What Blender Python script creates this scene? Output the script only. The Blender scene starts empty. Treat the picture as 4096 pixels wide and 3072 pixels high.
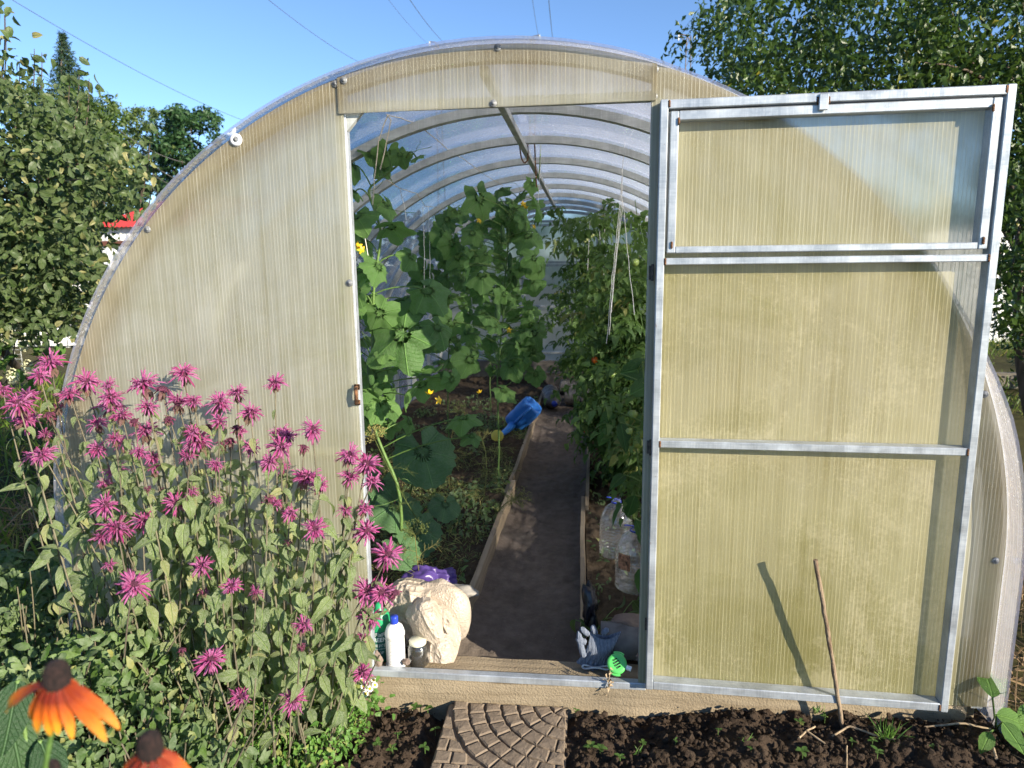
import bpy, math, random
import numpy as np
from mathutils import Matrix, Vector, Euler
random.seed(7); rng = np.random.default_rng(11)
SC = bpy.context.scene; COL = SC.collection
R_ = math.radians
# ------------------------------------------------------------------ camera
CAM = np.array([0.2536, -2.038, 1.4525]); PITCH, YAW, ROLL = 0.1748, -0.1051, -0.0115
FPX, CX, CY = 2728.0, 2048.0, 1536.0
fw = np.array([math.sin(YAW)*math.cos(PITCH), math.cos(YAW)*math.cos(PITCH), -math.sin(PITCH)])
rt = np.array([math.cos(YAW), -math.sin(YAW), 0.0]); up = np.cross(rt, fw)
rt, up = rt*math.cos(ROLL)+up*math.sin(ROLL), -rt*math.sin(ROLL)+up*math.cos(ROLL)
cd = bpy.data.cameras.new('camera'); cam = bpy.data.objects.new('camera', cd); COL.objects.link(cam)
cam.matrix_world = Matrix([[rt[0], up[0], -fw[0], CAM[0]], [rt[1], up[1], -fw[1], CAM[1]], [rt[2], up[2], -fw[2], CAM[2]], [0, 0, 0, 1]])
cd.sensor_width = 36; cd.lens = 36*FPX/4096; cd.clip_start = 0.02; cd.clip_end = 2000
cd.dof.use_dof = True; cd.dof.focus_distance = 2.3; cd.dof.aperture_fstop = 5.0
SC.camera = cam
# ------------------------------------------------------------------ sky, sun, exposure
SUN_AZ, SUN_EL = R_(54), R_(19.5)          # azimuth measured from the front of the greenhouse towards the right
sv = Vector((math.sin(SUN_AZ)*math.cos(SUN_EL), -math.cos(SUN_AZ)*math.cos(SUN_EL), math.sin(SUN_EL)))
W = bpy.data.worlds.new('World'); SC.world = W; W.use_nodes = True
wn = W.node_tree; wn.nodes.clear()
sky = wn.nodes.new('ShaderNodeTexSky'); sky.sky_type = 'NISHITA'; sky.sun_disc = False
sky.sun_elevation = SUN_EL; sky.sun_rotation = math.atan2(sv.x, sv.y)
sky.air_density = 0.75; sky.dust_density = 0.0; sky.ozone_density = 3.8
bg = wn.nodes.new('ShaderNodeBackground'); bg.inputs[1].default_value = 0.115
wo = wn.nodes.new('ShaderNodeOutputWorld'); wn.links.new(sky.outputs[0], bg.inputs[0]); wn.links.new(bg.outputs[0], wo.inputs[0])
sl = bpy.data.lights.new('sun', 'SUN'); sl.energy = 5.0; sl.angle = R_(0.5); sl.color = (1.0, 0.89, 0.72)
so = bpy.data.objects.new('sun', sl); COL.objects.link(so); so.rotation_euler = sv.to_track_quat('Z', 'Y').to_euler(); so.location = (8, -6, 6)
SC.view_settings.view_transform = 'Standard'; SC.view_settings.look = 'None'; SC.view_settings.gamma = 1
SC.view_settings.exposure = 1.12
SC.render.engine = 'CYCLES'
SC.cycles.max_bounces = 10; SC.cycles.transparent_max_bounces = 12; SC.cycles.transmission_bounces = 8
SC.cycles.sample_clamp_indirect = 6.0; SC.cycles.use_denoising = True

# ------------------------------------------------------------------ helpers: pixels of the photograph to points of the place
def ray(px, py):
    return (px-CX)/FPX*rt-(py-CY)/FPX*up+fw
def at(px, py, X=None, Y=None, Z=None, D=None):
    d = ray(px, py)
    if D is not None: return CAM+d*D
    if Y is not None: t = (Y-CAM[1])/d[1]
    elif Z is not None: t = (Z-CAM[2])/d[2]
    else: t = (X-CAM[0])/d[0]
    return CAM+d*t
def depth(p): return float((np.asarray(p)-CAM)@fw)
def V(*a): return np.array(a, float)
def nrm(v):
    v = np.asarray(v, float); return v/(np.linalg.norm(v)+1e-12)
def basis(z, x=(1, 0, 0)):
    z = nrm(z); x = np.asarray(x, float); x = x-z*(x@z)
    if np.linalg.norm(x) < 1e-4: x = V(0, 1, 0)-z*z[1]
    x = nrm(x); return np.stack([x, np.cross(z, x), z], 1)
def hash3(n, s=0): return np.random.default_rng(s).random(n)
def vnoise(P, scale, seed=0):
    P = np.asarray(P, float)*scale; i = np.floor(P).astype(np.int64); f = P-i; f = f*f*(3-2*f); out = 0
    def h(ix, iy, iz):
        v = (ix*374761393+iy*668265263+iz*2147483647+seed*1274126177) & 0xffffffff
        v = ((v ^ (v >> 13))*1274126177) & 0xffffffff
        return ((v ^ (v >> 16)) & 0xffff)/65535.0
    for a in (0, 1):
        for b in (0, 1):
            for c in (0, 1):
                w = (f[:, 0] if a else 1-f[:, 0])*(f[:, 1] if b else 1-f[:, 1])*(f[:, 2] if c else 1-f[:, 2])
                out = out+w*h(i[:, 0]+a, i[:, 1]+b, i[:, 2]+c)
    return out*2-1
def fbm(P, scale, octv=3, seed=0):
    o = 0; a = 1
    for k in range(octv): o = o+a*vnoise(P, scale*2**k, seed+k); a *= .5
    return o

class MB:
    """collects chunks (verts, faces of one size) and links them as one mesh object"""
    def __init__(s): s.v = []; s.f = []; s.n = 0; s.t = []; s.uv = []; s.mi = []
    def add(s, v, f, tint=0.0, uv=None, mi=0):
        v = np.asarray(v, float).reshape(-1, 3)
        fl = ([np.array(f)] if np.ndim(f[0]) == 1 else f) if isinstance(f, list) else [f]
        for q in fl:
            q = np.asarray(q, int)
            if q.size == 0: continue
            s.f.append(q+s.n); s.t.append(np.broadcast_to(np.asarray(tint, float), (len(q),)).copy()); s.mi.append(np.full(len(q), mi))
        s.v.append(v); s.uv.append(np.zeros((len(v), 2)) if uv is None else np.asarray(uv, float)); s.n += len(v); return s
    def box(s, lo, hi, M=None, tint=0., mi=0):
        lo = np.asarray(lo, float); hi = np.asarray(hi, float)
        v = np.array([[(lo, hi)[i][0], (lo, hi)[j][1], (lo, hi)[k][2]] for i in (0, 1) for j in (0, 1) for k in (0, 1)])
        if M is not None: v = M(v)
        return s.add(v, [[0, 1, 3, 2], [4, 6, 7, 5], [0, 4, 5, 1], [2, 3, 7, 6], [0, 2, 6, 4], [1, 5, 7, 3]], tint, mi=mi)
    def bevbox(s, lo, hi, b, M=None, tint=0., mi=0):
        lo = np.asarray(lo, float); hi = np.asarray(hi, float); c = (lo+hi)/2; h = (hi-lo)/2; b = min(b, *(h*.9))
        idx = {}; v = []
        for sx in (-1, 1):
            for sy in (-1, 1):
                for sz in (-1, 1):
                    sg = np.array([sx, sy, sz])
                    for a in range(3):
                        p = h-b; p = p.copy(); p[a] = h[a]; idx[(sx, sy, sz, a)] = len(v); v.append(c+sg*p)
        q = []; t = []
        for a in range(3):
            o = [k for k in range(3) if k != a]
            for sg in (-1, 1):
                def k(s1, s2):
                    e = [0, 0, 0]; e[a] = sg; e[o[0]] = s1; e[o[1]] = s2; return idx[(*e, a)]
                r = [k(-1, -1), k(1, -1), k(1, 1), k(-1, 1)]
                if (sg < 0) ^ (a == 1): r = r[::-1]
                q.append(r)
        for a in range(3):
            o = [k for k in range(3) if k != a]
            for s1 in (-1, 1):
                for s2 in (-1, 1):
                    def k(sa, ax):
                        e = [0, 0, 0]; e[a] = sa; e[o[0]] = s1; e[o[1]] = s2; return idx[(*e, ax)]
                    r = [k(-1, o[0]), k(1, o[0]), k(1, o[1]), k(-1, o[1])]
                    if (s1*s2 > 0) ^ (a == 1): r = r[::-1]
                    q.append(r[::-1])
        for sx in (-1, 1):
            for sy in (-1, 1):
                for sz in (-1, 1):
                    r = [idx[(sx, sy, sz, a)] for a in range(3)]
                    if sx*sy*sz < 0: r = r[::-1]
                    t.append(r)
        v = np.array(v)
        if M is not None: v = M(v)
        return s.add(v, [np.array(q), np.array(t)], tint, mi=mi)
    def tube(s, pts, rad, n=6, cap=True, tint=0., mi=0):
        pts = np.asarray(pts, float); m = len(pts); rad = np.broadcast_to(np.asarray(rad, float), (m,))
        tg = np.gradient(pts, axis=0) if m > 2 else np.repeat((pts[1]-pts[0])[None], 2, 0)
        tg /= np.linalg.norm(tg, axis=1)[:, None]+1e-12
        ref = V(0, 0, 1) if abs(tg[0][2]) < .9 else V(1, 0, 0)
        x = nrm(np.cross(tg[0], ref)); vs = []; a = np.arange(n)*2*np.pi/n
        for i in range(m):
            x = nrm(x-tg[i]*(x@tg[i])); y = np.cross(tg[i], x)
            vs.append(pts[i]+rad[i]*(np.cos(a)[:, None]*x+np.sin(a)[:, None]*y))
        v = np.concatenate(vs); i = np.arange(m-1)[:, None]*n; j = np.arange(n)[None]
        f = np.stack([i+j, i+(j+1) % n, i+n+(j+1) % n, i+n+j], -1).reshape(-1, 4)
        uv = np.stack([np.tile(np.arange(n)/n, m), np.repeat(np.linspace(0, 1, m), n)], 1)
        s.add(v, f, tint, uv, mi)
        if cap: s.add(np.concatenate([vs[0], vs[-1]]), [[np.arange(n)[::-1]], [np.arange(n)+n]], tint, mi=mi)
        return s
    def lathe(s, prof, c=(0, 0, 0), n=20, M=None, tint=0., mi=0):
        prof = np.asarray(prof, float); m = len(prof); a = np.arange(n)*2*np.pi/n
        v = np.stack([prof[:, 0][:, None]*np.cos(a), prof[:, 0][:, None]*np.sin(a), np.repeat(prof[:, 1][:, None], n, 1)], -1).reshape(-1, 3)
        if M is not None: v = M(v)
        v = v+np.asarray(c, float)
        i = np.arange(m-1)[:, None]*n; j = np.arange(n)[None]
        f = np.stack([i+j, i+(j+1) % n, i+n+(j+1) % n, i+n+j], -1).reshape(-1, 4)
        uv = np.stack([np.tile(a/(2*np.pi), m), np.repeat(np.linspace(0, 1, m), n)], 1)
        return s.add(v, f, tint, uv, mi)
    def scatter(s, tv, tf, Ms, ps, tint=0., tuv=None, mi=0):
        """copies of a template: Ms (N,3,3) columns are axes, ps (N,3)"""
        tv = np.asarray(tv, float); N = len(ps); k = len(tv)
        v = np.einsum('nij,kj->nki', np.asarray(Ms), tv)+np.asarray(ps)[:, None]
        fl = tf if isinstance(tf, list) else [tf]
        F = [(np.asarray(q)[None]+(np.arange(N)*k)[:, None, None]).reshape(-1, np.asarray(q).shape[1]) for q in fl]
        tint = np.broadcast_to(np.asarray(tint, float), (N,))
        n0 = s.n; s.v.append(v.reshape(-1, 3)); s.uv.append(np.zeros((N*k, 2)) if tuv is None else np.tile(tuv, (N, 1))); s.n += N*k
        for q, Q in zip(fl, F):
            s.f.append(Q+n0); s.t.append(np.repeat(tint, len(q))); s.mi.append(np.full(len(Q), mi))
        return s
    def mesh(s, name, smooth=True):
        v = np.concatenate(s.v); me = bpy.data.meshes.new(name)
        sz = np.concatenate([np.full(len(q), q.shape[1]) for q in s.f]); lp = np.concatenate([q.ravel() for q in s.f])
        me.vertices.add(len(v)); me.vertices.foreach_set('co', v.astype(np.float32).ravel())
        me.loops.add(len(lp)); me.loops.foreach_set('vertex_index', lp.astype(np.int32))
        me.polygons.add(len(sz)); st = np.concatenate([[0], np.cumsum(sz)[:-1]])
        me.polygons.foreach_set('loop_start', st.astype(np.int32)); me.polygons.foreach_set('loop_total', sz.astype(np.int32))
        me.polygons.foreach_set('use_smooth', np.full(len(sz), bool(smooth)))
        me.polygons.foreach_set('material_index', np.concatenate(s.mi).astype(np.int32))
        me.update(calc_edges=True)
        a = me.attributes.new('tint', 'FLOAT', 'FACE'); a.data.foreach_set('value', np.concatenate(s.t).astype(np.float32))
        u = me.uv_layers.new(name='UVMap'); u.data.foreach_set('uv', np.concatenate(s.uv)[lp].astype(np.float32).ravel())
        me.validate(); return me

WL = {}
def thing(name, label, cat, loc=(0, 0, 0), group=None):
    o = bpy.data.objects.new(name, None); COL.objects.link(o); o.location = loc; o.empty_display_size = .05
    o['label'] = label; o['category'] = cat
    if group: o['group'] = group
    WL[o.name] = Vector(loc); return o
def obj(name, mb, mats, parent=None, smooth=True, label=None, cat=None, group=None, kind=None, local=False):
    me = mb.mesh(name, smooth) if isinstance(mb, MB) else mb
    if mats is not None and not me.materials:
        for m in (mats if isinstance(mats, (list, tuple)) else [mats]): me.materials.append(m)
    o = bpy.data.objects.new(name, me); COL.objects.link(o)
    if parent is not None:
        o.parent = parent
        if not local:
            w = WL.get(parent.name, Vector((0, 0, 0))); o.location = -w
    WL[o.name] = Vector((0, 0, 0))
    if label: o['label'] = label
    if cat: o['category'] = cat
    if group: o['group'] = group
    if kind: o['kind'] = kind
    return o
def inst(name, me, parent, p, M, s=1.0):
    """a part that shares mesh me, at world point p with axes M (3x3 columns)"""
    o = bpy.data.objects.new(name, me); COL.objects.link(o); o.parent = parent
    w = WL.get(parent.name, Vector((0, 0, 0))); A = np.asarray(M)*s; q = np.asarray(p)-np.array(w)
    o.matrix_basis = Matrix([[A[0, 0], A[0, 1], A[0, 2], q[0]], [A[1, 0], A[1, 1], A[1, 2], q[1]], [A[2, 0], A[2, 1], A[2, 2], q[2]], [0, 0, 0, 1]])
    return o

# ------------------------------------------------------------------ materials
class NT:
    def __init__(s, name):
        s.m = bpy.data.materials.new(name); s.m.use_nodes = True; s.t = s.m.node_tree; s.t.nodes.clear()
        s.out = s.t.nodes.new('ShaderNodeOutputMaterial')
    def n(s, typ, ins=None, **kw):
        x = s.t.nodes.new('ShaderNode'+typ)
        for k, v in kw.items(): setattr(x, k, v)
        for k, v in (ins or {}).items(): s.set(x.inputs[k], v)
        return x
    def set(s, sock, v):
        if isinstance(v, bpy.types.NodeSocket): s.t.links.new(v, sock)
        elif isinstance(v, bpy.types.Node): s.t.links.new(v.outputs[0], sock)
        else:
            if isinstance(v, tuple) and len(v) == 3 and sock.type == 'RGBA': v = (*v, 1)
            sock.default_value = v
    def math(s, op, a, b=0.0, c=0.0): return s.n('Math', {0: a, 1: b, 2: c}, operation=op).outputs[0]
    def mix(s, f, a, b, bt='MIX'):
        x = s.n('Mix', data_type='RGBA', blend_type=bt); s.set(x.inputs[0], f); s.set(x.inputs[6], a); s.set(x.inputs[7], b); return x.outputs[2]
    def noise(s, scale, co=None, detail=3, rough=.6, out=0, dist=0.):
        x = s.n('TexNoise', {'Scale': scale, 'Detail': detail, 'Roughness': rough, 'Distortion': dist})
        if co is not None: s.set(x.inputs['Vector'], co)
        return x.outputs[out]
    def ramp(s, f, a, b, lo=0., hi=1.):
        x = s.n('MapRange', {0: f, 1: a, 2: b, 3: lo, 4: hi}); x.clamp = True; return x.outputs[0]
    def co(s, k='Object'): return s.n('TexCoord').outputs[k]
    def pos(s): return s.n('NewGeometry').outputs['Position']
    def sep(s, v):
        x = s.n('SeparateXYZ', {0: v}); return x.outputs
    def bump(s, h, st=.3, d=.01): return s.n('Bump', {'Height': h, 'Strength': st, 'Distance': d}).outputs[0]
    def attr(s, name): return s.n('Attribute', attribute_name=name).outputs['Fac']
    def done(s, sh):
        s.t.links.new(sh if isinstance(sh, bpy.types.NodeSocket) else sh.outputs[0], s.out.inputs[0]); return s.m
    def pbr(s, col, rough=.6, bump=None, metal=0., spec=.5, **kw):
        ins = {'Base Color': col, 'Roughness': rough, 'Metallic': metal, 'Specular IOR Level': spec}; ins.update(kw)
        p = s.n('BsdfPrincipled', ins)
        if bump is not None: s.set(p.inputs['Normal'], bump)
        return p.outputs[0]
    def mixsh(s, f, a, b):
        x = s.n('MixShader', {0: f}); s.set(x.inputs[1], a); s.set(x.inputs[2], b); return x.outputs[0]

def m_plain(name, col, rough=.5, var=.12, scale=30., metal=0., bump=0., bs=200., spec=.5, **kw):
    t = NT(name); n = t.noise(scale, t.co()); c2 = tuple(max(0, c*(1-var*2)) for c in col); c3 = tuple(min(1, c*(1+var)) for c in col)
    c = t.mix(t.ramp(n, .3, .7), c2, c3)
    b = t.bump(t.noise(bs, t.co()), bump, .004) if bump else None
    return t.done(t.pbr(c, rough, b, metal, spec, **kw))

def m_leaf(name, base, lighter, yellow=None, trans=.35, rough=.45, mildew=None, vein=None, bscale=60., yfrac=.12, spec=.4):
    """leaf: two greens by tint, back light through the blade, optional veins in UV, optional pale mildew"""
    t = NT(name); ti = t.math('ADD', t.attr('tint'), t.n('ObjectInfo').outputs['Random']); ti = t.math('FRACT', ti)
    c = t.mix(ti, base, lighter)  # each leaf falls between a darker and a lighter tone by its tint
    if yellow: c = t.mix(t.ramp(ti, 1-yfrac, 1-yfrac*.4), c, yellow)
    n = t.noise(bscale, t.co())
    c = t.mix(t.ramp(n, .35, .7, 0., .35), c, tuple(x*.5 for x in base))
    h = t.math('MULTIPLY', n, 1.0)
    if mildew:
        n2 = t.noise(38., t.co(), 4, .7); n3 = t.noise(9., t.co(), 2)
        mk = t.ramp(t.math('ADD', n2, t.math('MULTIPLY', n3, .5)), .6, .85, 0., mildew[1]); c = t.mix(mk, c, mildew[0])
    if vein:
        u = t.sep(t.co('UV')); x = t.math('SUBTRACT', u[0], .5)
        if vein == 'palm':
            y = t.math('SUBTRACT', u[1], .12); a = t.math('ARCTAN2', x, y)
            k = t.math('ABSOLUTE', t.math('SINE', t.math('MULTIPLY', a, 2.9)))
            r = t.math('SQRT', t.math('ADD', t.math('MULTIPLY', x, x), t.math('MULTIPLY', y, y)))
            k = t.math('MULTIPLY', k, t.math('ADD', r, .05)); vm = t.ramp(k, .012, .045, 1., 0.)
            k2 = t.math('ABSOLUTE', t.math('SINE', t.math('ADD', t.math('MULTIPLY', r, 55.), t.math('MULTIPLY', a, 9.))))
            vm2 = t.ramp(k2, .0, .25, .35, 0.); vm = t.math('MAXIMUM', vm, vm2)
        else:
            ax = t.math('ABSOLUTE', x); vm = t.ramp(ax, .015, .05, 1., 0.)
            k2 = t.math('ABSOLUTE', t.math('SINE', t.math('MULTIPLY', t.math('SUBTRACT', u[1], t.math('MULTIPLY', ax, .9)), 26.)))
            vm = t.math('MAXIMUM', vm, t.ramp(k2, .0, .22, .5, 0.))
        c = t.mix(t.math('MULTIPLY', vm, .55), c, tuple(min(1, x*1.6+.03) for x in lighter)); h = t.math('ADD', h, t.math('MULTIPLY', vm, -1.2))
    b = t.bump(h, .8, .005)
    p = t.pbr(c, rough, b, 0., spec)
    tr = t.n('BsdfTranslucent', {'Color': t.mix(.5, c, tuple(min(1, x*1.5) for x in lighter), 'MIX')})
    return t.done(t.mixsh(trans, p, tr))

def m_poly(name, dirt, diff, transl, transp, refr, rib=.0105, ribdir='X', algae=0., arc_dirt_shade=0., blue=0., drops=False, wash=0., blot=.35, ribamt=.24, tw=.3, linec=(.88, .82, .62)):
    """twin-wall polycarbonate: dusty film + light through + blurred view, ribs every rib metres"""
    t = NT(name); P = t.pos(); s = t.sep(P)
    n1 = t.noise(2.2, P, 4); n2 = t.noise(26., P, 4, .7)
    stv = t.n('Mapping', {'Vector': P, 'Scale': (60., 60., 1.6)}); streak = t.noise(1.0, stv, 3, .6)
    if ribdir == 'X':
        u = t.math('DIVIDE', s[0], rib)
    elif ribdir == 'Y':
        u = t.math('DIVIDE', s[1], rib)
    fr = t.math('FRACT', t.math('ADD', u, 1000.)); d = t.math('ABSOLUTE', t.math('SUBTRACT', fr, .5))
    stv2 = t.n('Mapping', {'Vector': P, 'Scale': (95., 95., 2.4)}); lv = t.ramp(t.noise(1., stv2, 3, .65), .3, .7, .1, 1.15)
    line = t.math('MULTIPLY', t.ramp(d, .34, .47), lv)
    hb = t.math('POWER', d, 2.)
    dc = t.mix(t.ramp(n1, .35, .7), dirt, tuple(x*.82 for x in dirt))
    dc = t.mix(t.ramp(streak, .45, .75, 0., .55), dc, (dirt[0]*.62, dirt[1]*.58, dirt[2]*.42))
    if algae:
        z = t.ramp(t.math('ADD', s[2], t.math('MULTIPLY', n1, .5)), .25, 1.25, 1., 0.)
        dc = t.mix(t.math('MULTIPLY', z, algae), dc, (.33, .33, .11))
    bl = t.noise(1.7, P, 6, .66, dist=.6); dc = t.mix(t.ramp(bl, .46, .66, 0., blot), dc, (.33, .30, .09))
    if wash:
        n5 = t.noise(70., P, 6, .8); n6 = t.noise(3.2, P, 5, .65, dist=.8)
        dc = t.mix(t.math('MULTIPLY', t.ramp(t.math('ADD', n5, t.math('MULTIPLY', n6, 1.1)), 1.06, 1.22, 0., wash), t.ramp(t.noise(1., stv2, 4, .75), .3, .55, .35, 1.)), dc, (.84, .76, .50))
    if arc_dirt_shade:
        dz = t.math('SUBTRACT', s[2], .561); rr = t.math('SQRT', t.math('ADD', t.math('MULTIPLY', s[0], s[0]), t.math('MULTIPLY', t.math('MAXIMUM', dz, 0.), dz)))
        k = t.ramp(t.math('ADD', rr, t.math('MULTIPLY', n1, .05)), 1.40, 1.47); k = t.math('MULTIPLY', k, t.ramp(n1, .3, .6, .4, 1.))
        dc = t.mix(t.math('MULTIPLY', k, arc_dirt_shade), dc, (.30, .22, .10))  # brown rim: dirt plus the arch tube's shade through the sheet, painted in
    bmp = t.bump(t.math('ADD', hb, t.math('MULTIPLY', n2, .05)), .25, .004)
    dc = t.mix(t.math('MULTIPLY', line, .62), dc, linec)
    D = t.n('BsdfDiffuse', {'Color': dc, 'Normal': bmp})
    T = t.n('BsdfTranslucent', {'Color': t.mix(tw, dc, (.95, .93, .86))})
    tot = diff+transl
    body = t.mixsh(transl/tot, D, T)
    tc = (1-blue*.35, 1-blue*.28, 1.0)
    TR = t.n('BsdfTransparent', {'Color': tc}); RF = t.n('BsdfRefraction', {'Color': tc, 'Roughness': .42, 'IOR': 1.06})
    clear = t.mixsh(refr/max(1e-6, refr+transp), TR, RF)
    amt = t.math('ADD', tot, t.math('MULTIPLY', line, ribamt)); amt = t.math('ADD', amt, t.math('MULTIPLY', t.math('SUBTRACT', n2, .5), .22))
    amt = t.n('Clamp', {0: amt}).outputs[0]
    sh = t.mixsh(amt, clear, body)
    gr = .22; gb = bmp
    if drops:
        v = t.n('TexVoronoi', {'Vector': P, 'Scale': 95.}); dr = t.ramp(v.outputs['Distance'], .05, .38, 1., 0.)
        dr = t.math('MULTIPLY', dr, t.ramp(t.noise(3.5, P, 3), .42, .58)); dr = t.math('MULTIPLY', dr, t.ramp(t.noise(60., P, 1), .45, .55))
        gb = t.bump(dr, .8, .006); gr = .08
        sh = t.mixsh(t.math('MULTIPLY', dr, .55), sh, t.n('BsdfTranslucent', {'Color': (.95, .97, 1.), 'Normal': gb}))
    G = t.n('BsdfGlossy', {'Color': (1, 1, 1), 'Roughness': gr, 'Normal': gb}); L = t.n('LayerWeight', {0: .25})
    sh = t.mixsh(t.math('MULTIPLY', L.outputs['Fresnel'], .55), sh, G)
    return t.done(sh)

def m_galv(name, col=(.42, .46, .50), rough=.42, rust=.0, metal=.5):
    t = NT(name); P = t.pos(); n = t.noise(14., P, 4); mp = t.n('Mapping', {'Vector': P, 'Scale': (220., 220., 12.)}); n2 = t.noise(1., mp, 3)
    mp2 = t.n('Mapping', {'Vector': P, 'Scale': (9., 220., 220.)}); n4 = t.noise(1., mp2, 3)
    c = t.mix(t.ramp(n, .3, .7), tuple(x*.72 for x in col), tuple(min(1, x*1.18) for x in col))
    c = t.mix(t.ramp(t.math('MULTIPLY', n2, n4), .2, .4, 0., .35), c, (.72, .74, .75))
    n3 = t.noise(38., P, 4, .7); c = t.mix(t.ramp(n3, .66, .74, 0., rust), c, (.16, .07, .03))
    return t.done(t.pbr(c, t.ramp(n, .3, .7, rough-.08, rough+.12), t.bump(n2, .12, .002), metal, .5))

def m_wood(name, c1, c2, ax=(2., 40., 40.), rough=.8, bump=.5):
    t = NT(name); P = t.pos(); mp = t.n('Mapping', {'Vector': P, 'Scale': ax}); n = t.noise(1., mp, 4, .6, dist=.4); n2 = t.noise(5., P, 4); n3 = t.noise(140., P, 3)
    c = t.mix(t.ramp(n, .3, .72), c1, c2); c = t.mix(t.ramp(n2, .45, .75, 0., .5), c, tuple(x*.55 for x in c1))
    return t.done(t.pbr(c, rough, t.bump(t.math('ADD', n, t.math('MULTIPLY', n3, .6)), bump, .006), 0., .25))

def m_soil(name, a, b, sc=30., speck=.0, bump=.9):
    t = NT(name); P = t.pos(); n = t.noise(sc, P, 5, .7); n2 = t.noise(sc*6, P, 3, .7); n3 = t.noise(2.3, P, 3)
    c = t.mix(t.ramp(n, .3, .7), a, b); c = t.mix(t.ramp(n3, .35, .7, 0., .5), c, tuple(x*.6 for x in a))
    c = t.mix(t.ramp(n2, .68, .78, 0., .5+speck), c, tuple(min(1, x*2.6) for x in b))
    return t.done(t.pbr(c, .95, t.bump(t.math('ADD', n, t.math('MULTIPLY', n2, .5)), bump, .012), 0., .12))
M = {}
M['soil'] = m_soil('soil', (.044, .031, .022), (.095, .068, .048), 45.)
M['bedsoil'] = m_soil('bed_soil', (.045, .034, .022), (.10, .074, .048), 18.)
M['path'] = m_soil('trodden_earth', (.095, .078, .064), (.175, .145, .12), 14., bump=.6)
M['ground'] = m_soil('garden_ground', (.05, .045, .018), (.09, .085, .03), 4.)
M['grass'] = m_leaf('grass_blade', (.06, .12, .012), (.16, .24, .03), (.30, .26, .07), .3, yfrac=.3)
M['straw'] = m_leaf('straw', (.22, .14, .07), (.36, .25, .13), None, .15, .7)
M['galv'] = m_galv('galvanised_steel', rust=.5); M['galvd'] = m_galv('grey_steel', (.42, .44, .42), .5, .15, .15)
M['weld'] = m_plain('rusty_weld', (.17, .075, .03), .75, .5, 300., .2, .8)
M['pgab'] = m_poly('gable_polycarbonate', (.57, .56, .44), .40, .42, .05, .11, algae=.55, linec=(.86, .84, .72), arc_dirt_shade=.75)
M['plin'] = m_poly('lintel_polycarbonate', (.64, .62, .52), .30, .38, .04, .28, arc_dirt_shade=.8)
M['pdoor'] = m_poly('door_polycarbonate', (.66, .60, .355), .33, .40, .06, .21, algae=.5, wash=.5, blot=.7, tw=.12, linec=(.86, .80, .52))
M['pvent'] = m_poly('vent_polycarbonate', (.64, .60, .40), .36, .42, .02, .20, tw=.25, linec=(.88, .84, .64))
M['proof'] = m_poly('roof_polycarbonate', (.74, .73, .93), .08, .44, .36, .12, ribamt=.22, tw=.4, blot=0., ribdir='Y', blue=.3, drops=True)
M['prear'] = m_poly('rear_polycarbonate', (.50, .54, .56), .20, .24, .0, .56, blot=0.)
M['beam'] = m_wood('weathered_timber', (.22, .175, .115), (.33, .27, .185), (3., 30., 30.), .9, 1.)
M['plank'] = m_wood('grey_plank', (.20, .155, .10), (.36, .29, .20), (40., 2., 40.), .8, .5)
M['darkplank'] = m_wood('old_board', (.11, .10, .085), (.2, .18, .15), (3., 30., 30.))
M['slab'] = m_soil('cast_concrete', (.185, .145, .108), (.29, .23, .17), 24., -.3, .45)
M['zinc'] = m_plain('zinc_screw', (.20, .21, .22), .55, .2, 200., .3)
M['washer'] = m_plain('clear_washer', (.62, .64, .68), .35, .05, 50., 0.)
M['cuke'] = m_leaf('cucumber_leaf', (.075, .19, .034), (.155, .32, .065), None, .42, .5, ((.24, .32, .18), .3), 'palm', 40.)
M['squash'] = m_leaf('squash_leaf', (.05, .135, .038), (.08, .185, .055), None, .3, .45, ((.16, .22, .16), .3), 'palm', 40.)
M['vine'] = m_leaf('vine_stem', (.10, .19, .045), (.17, .27, .075), None, .15, .5)
M['tom'] = m_leaf('tomato_leaf', (.065, .135, .028), (.14, .235, .055), (.28, .28, .08), .38, .55, yfrac=.08)
M['bbleaf'] = m_leaf('bee_balm_leaf', (.075, .16, .026), (.25, .36, .085), (.46, .45, .14), .4, .6, ((.58, .61, .44), .55), 'pin', 60., yfrac=.15)
M['bbstem'] = m_leaf('bee_balm_stem', (.10, .085, .06), (.19, .17, .11), None, .05, .7)
M['petal'] = m_leaf('bee_balm_petal', (.88, .15, .50), (1., .50, .80), (.70, .08, .30), .55, .5, bscale=200., yfrac=.2)
M['petalold'] = m_leaf('faded_petal', (.30, .07, .15), (.46, .13, .24), None, .3, .6)
M['bbcen'] = m_plain('bee_balm_centre', (.19, .045, .10), .8, .5, 400., 0., 1., 500.)
M['bract'] = m_leaf('bract', (.16, .13, .07), (.34, .17, .17), None, .25, .6)
M['apple'] = m_leaf('apple_leaf', (.026, .065, .012), (.105, .165, .034), (.36, .33, .13), .3, .45, ((.30, .34, .20), .3), 'pin', 30., yfrac=.10)
M['pear'] = m_leaf('pear_leaf', (.020, .055, .009), (.075, .13, .02), (.30, .27, .03), .3, .38, yfrac=.06, spec=.5)
M['far1'] = m_leaf('birch_leaf', (.075, .125, .03), (.16, .22, .06), None, .35, .6)
M['far2'] = m_leaf('linden_leaf', (.022, .065, .020), (.055, .12, .04), None, .25, .5)
M['far3'] = m_leaf('spruce_needle', (.018, .045, .022), (.04, .08, .036), None, .1, .6)
M['far4'] = m_leaf('shrub_leaf', (.045, .09, .015), (.11, .17, .03), None, .3, .5)
M['bark'] = m_wood('bark', (.07, .055, .04), (.15, .12, .09), (30., 30., 4.), .9, .8)
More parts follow.
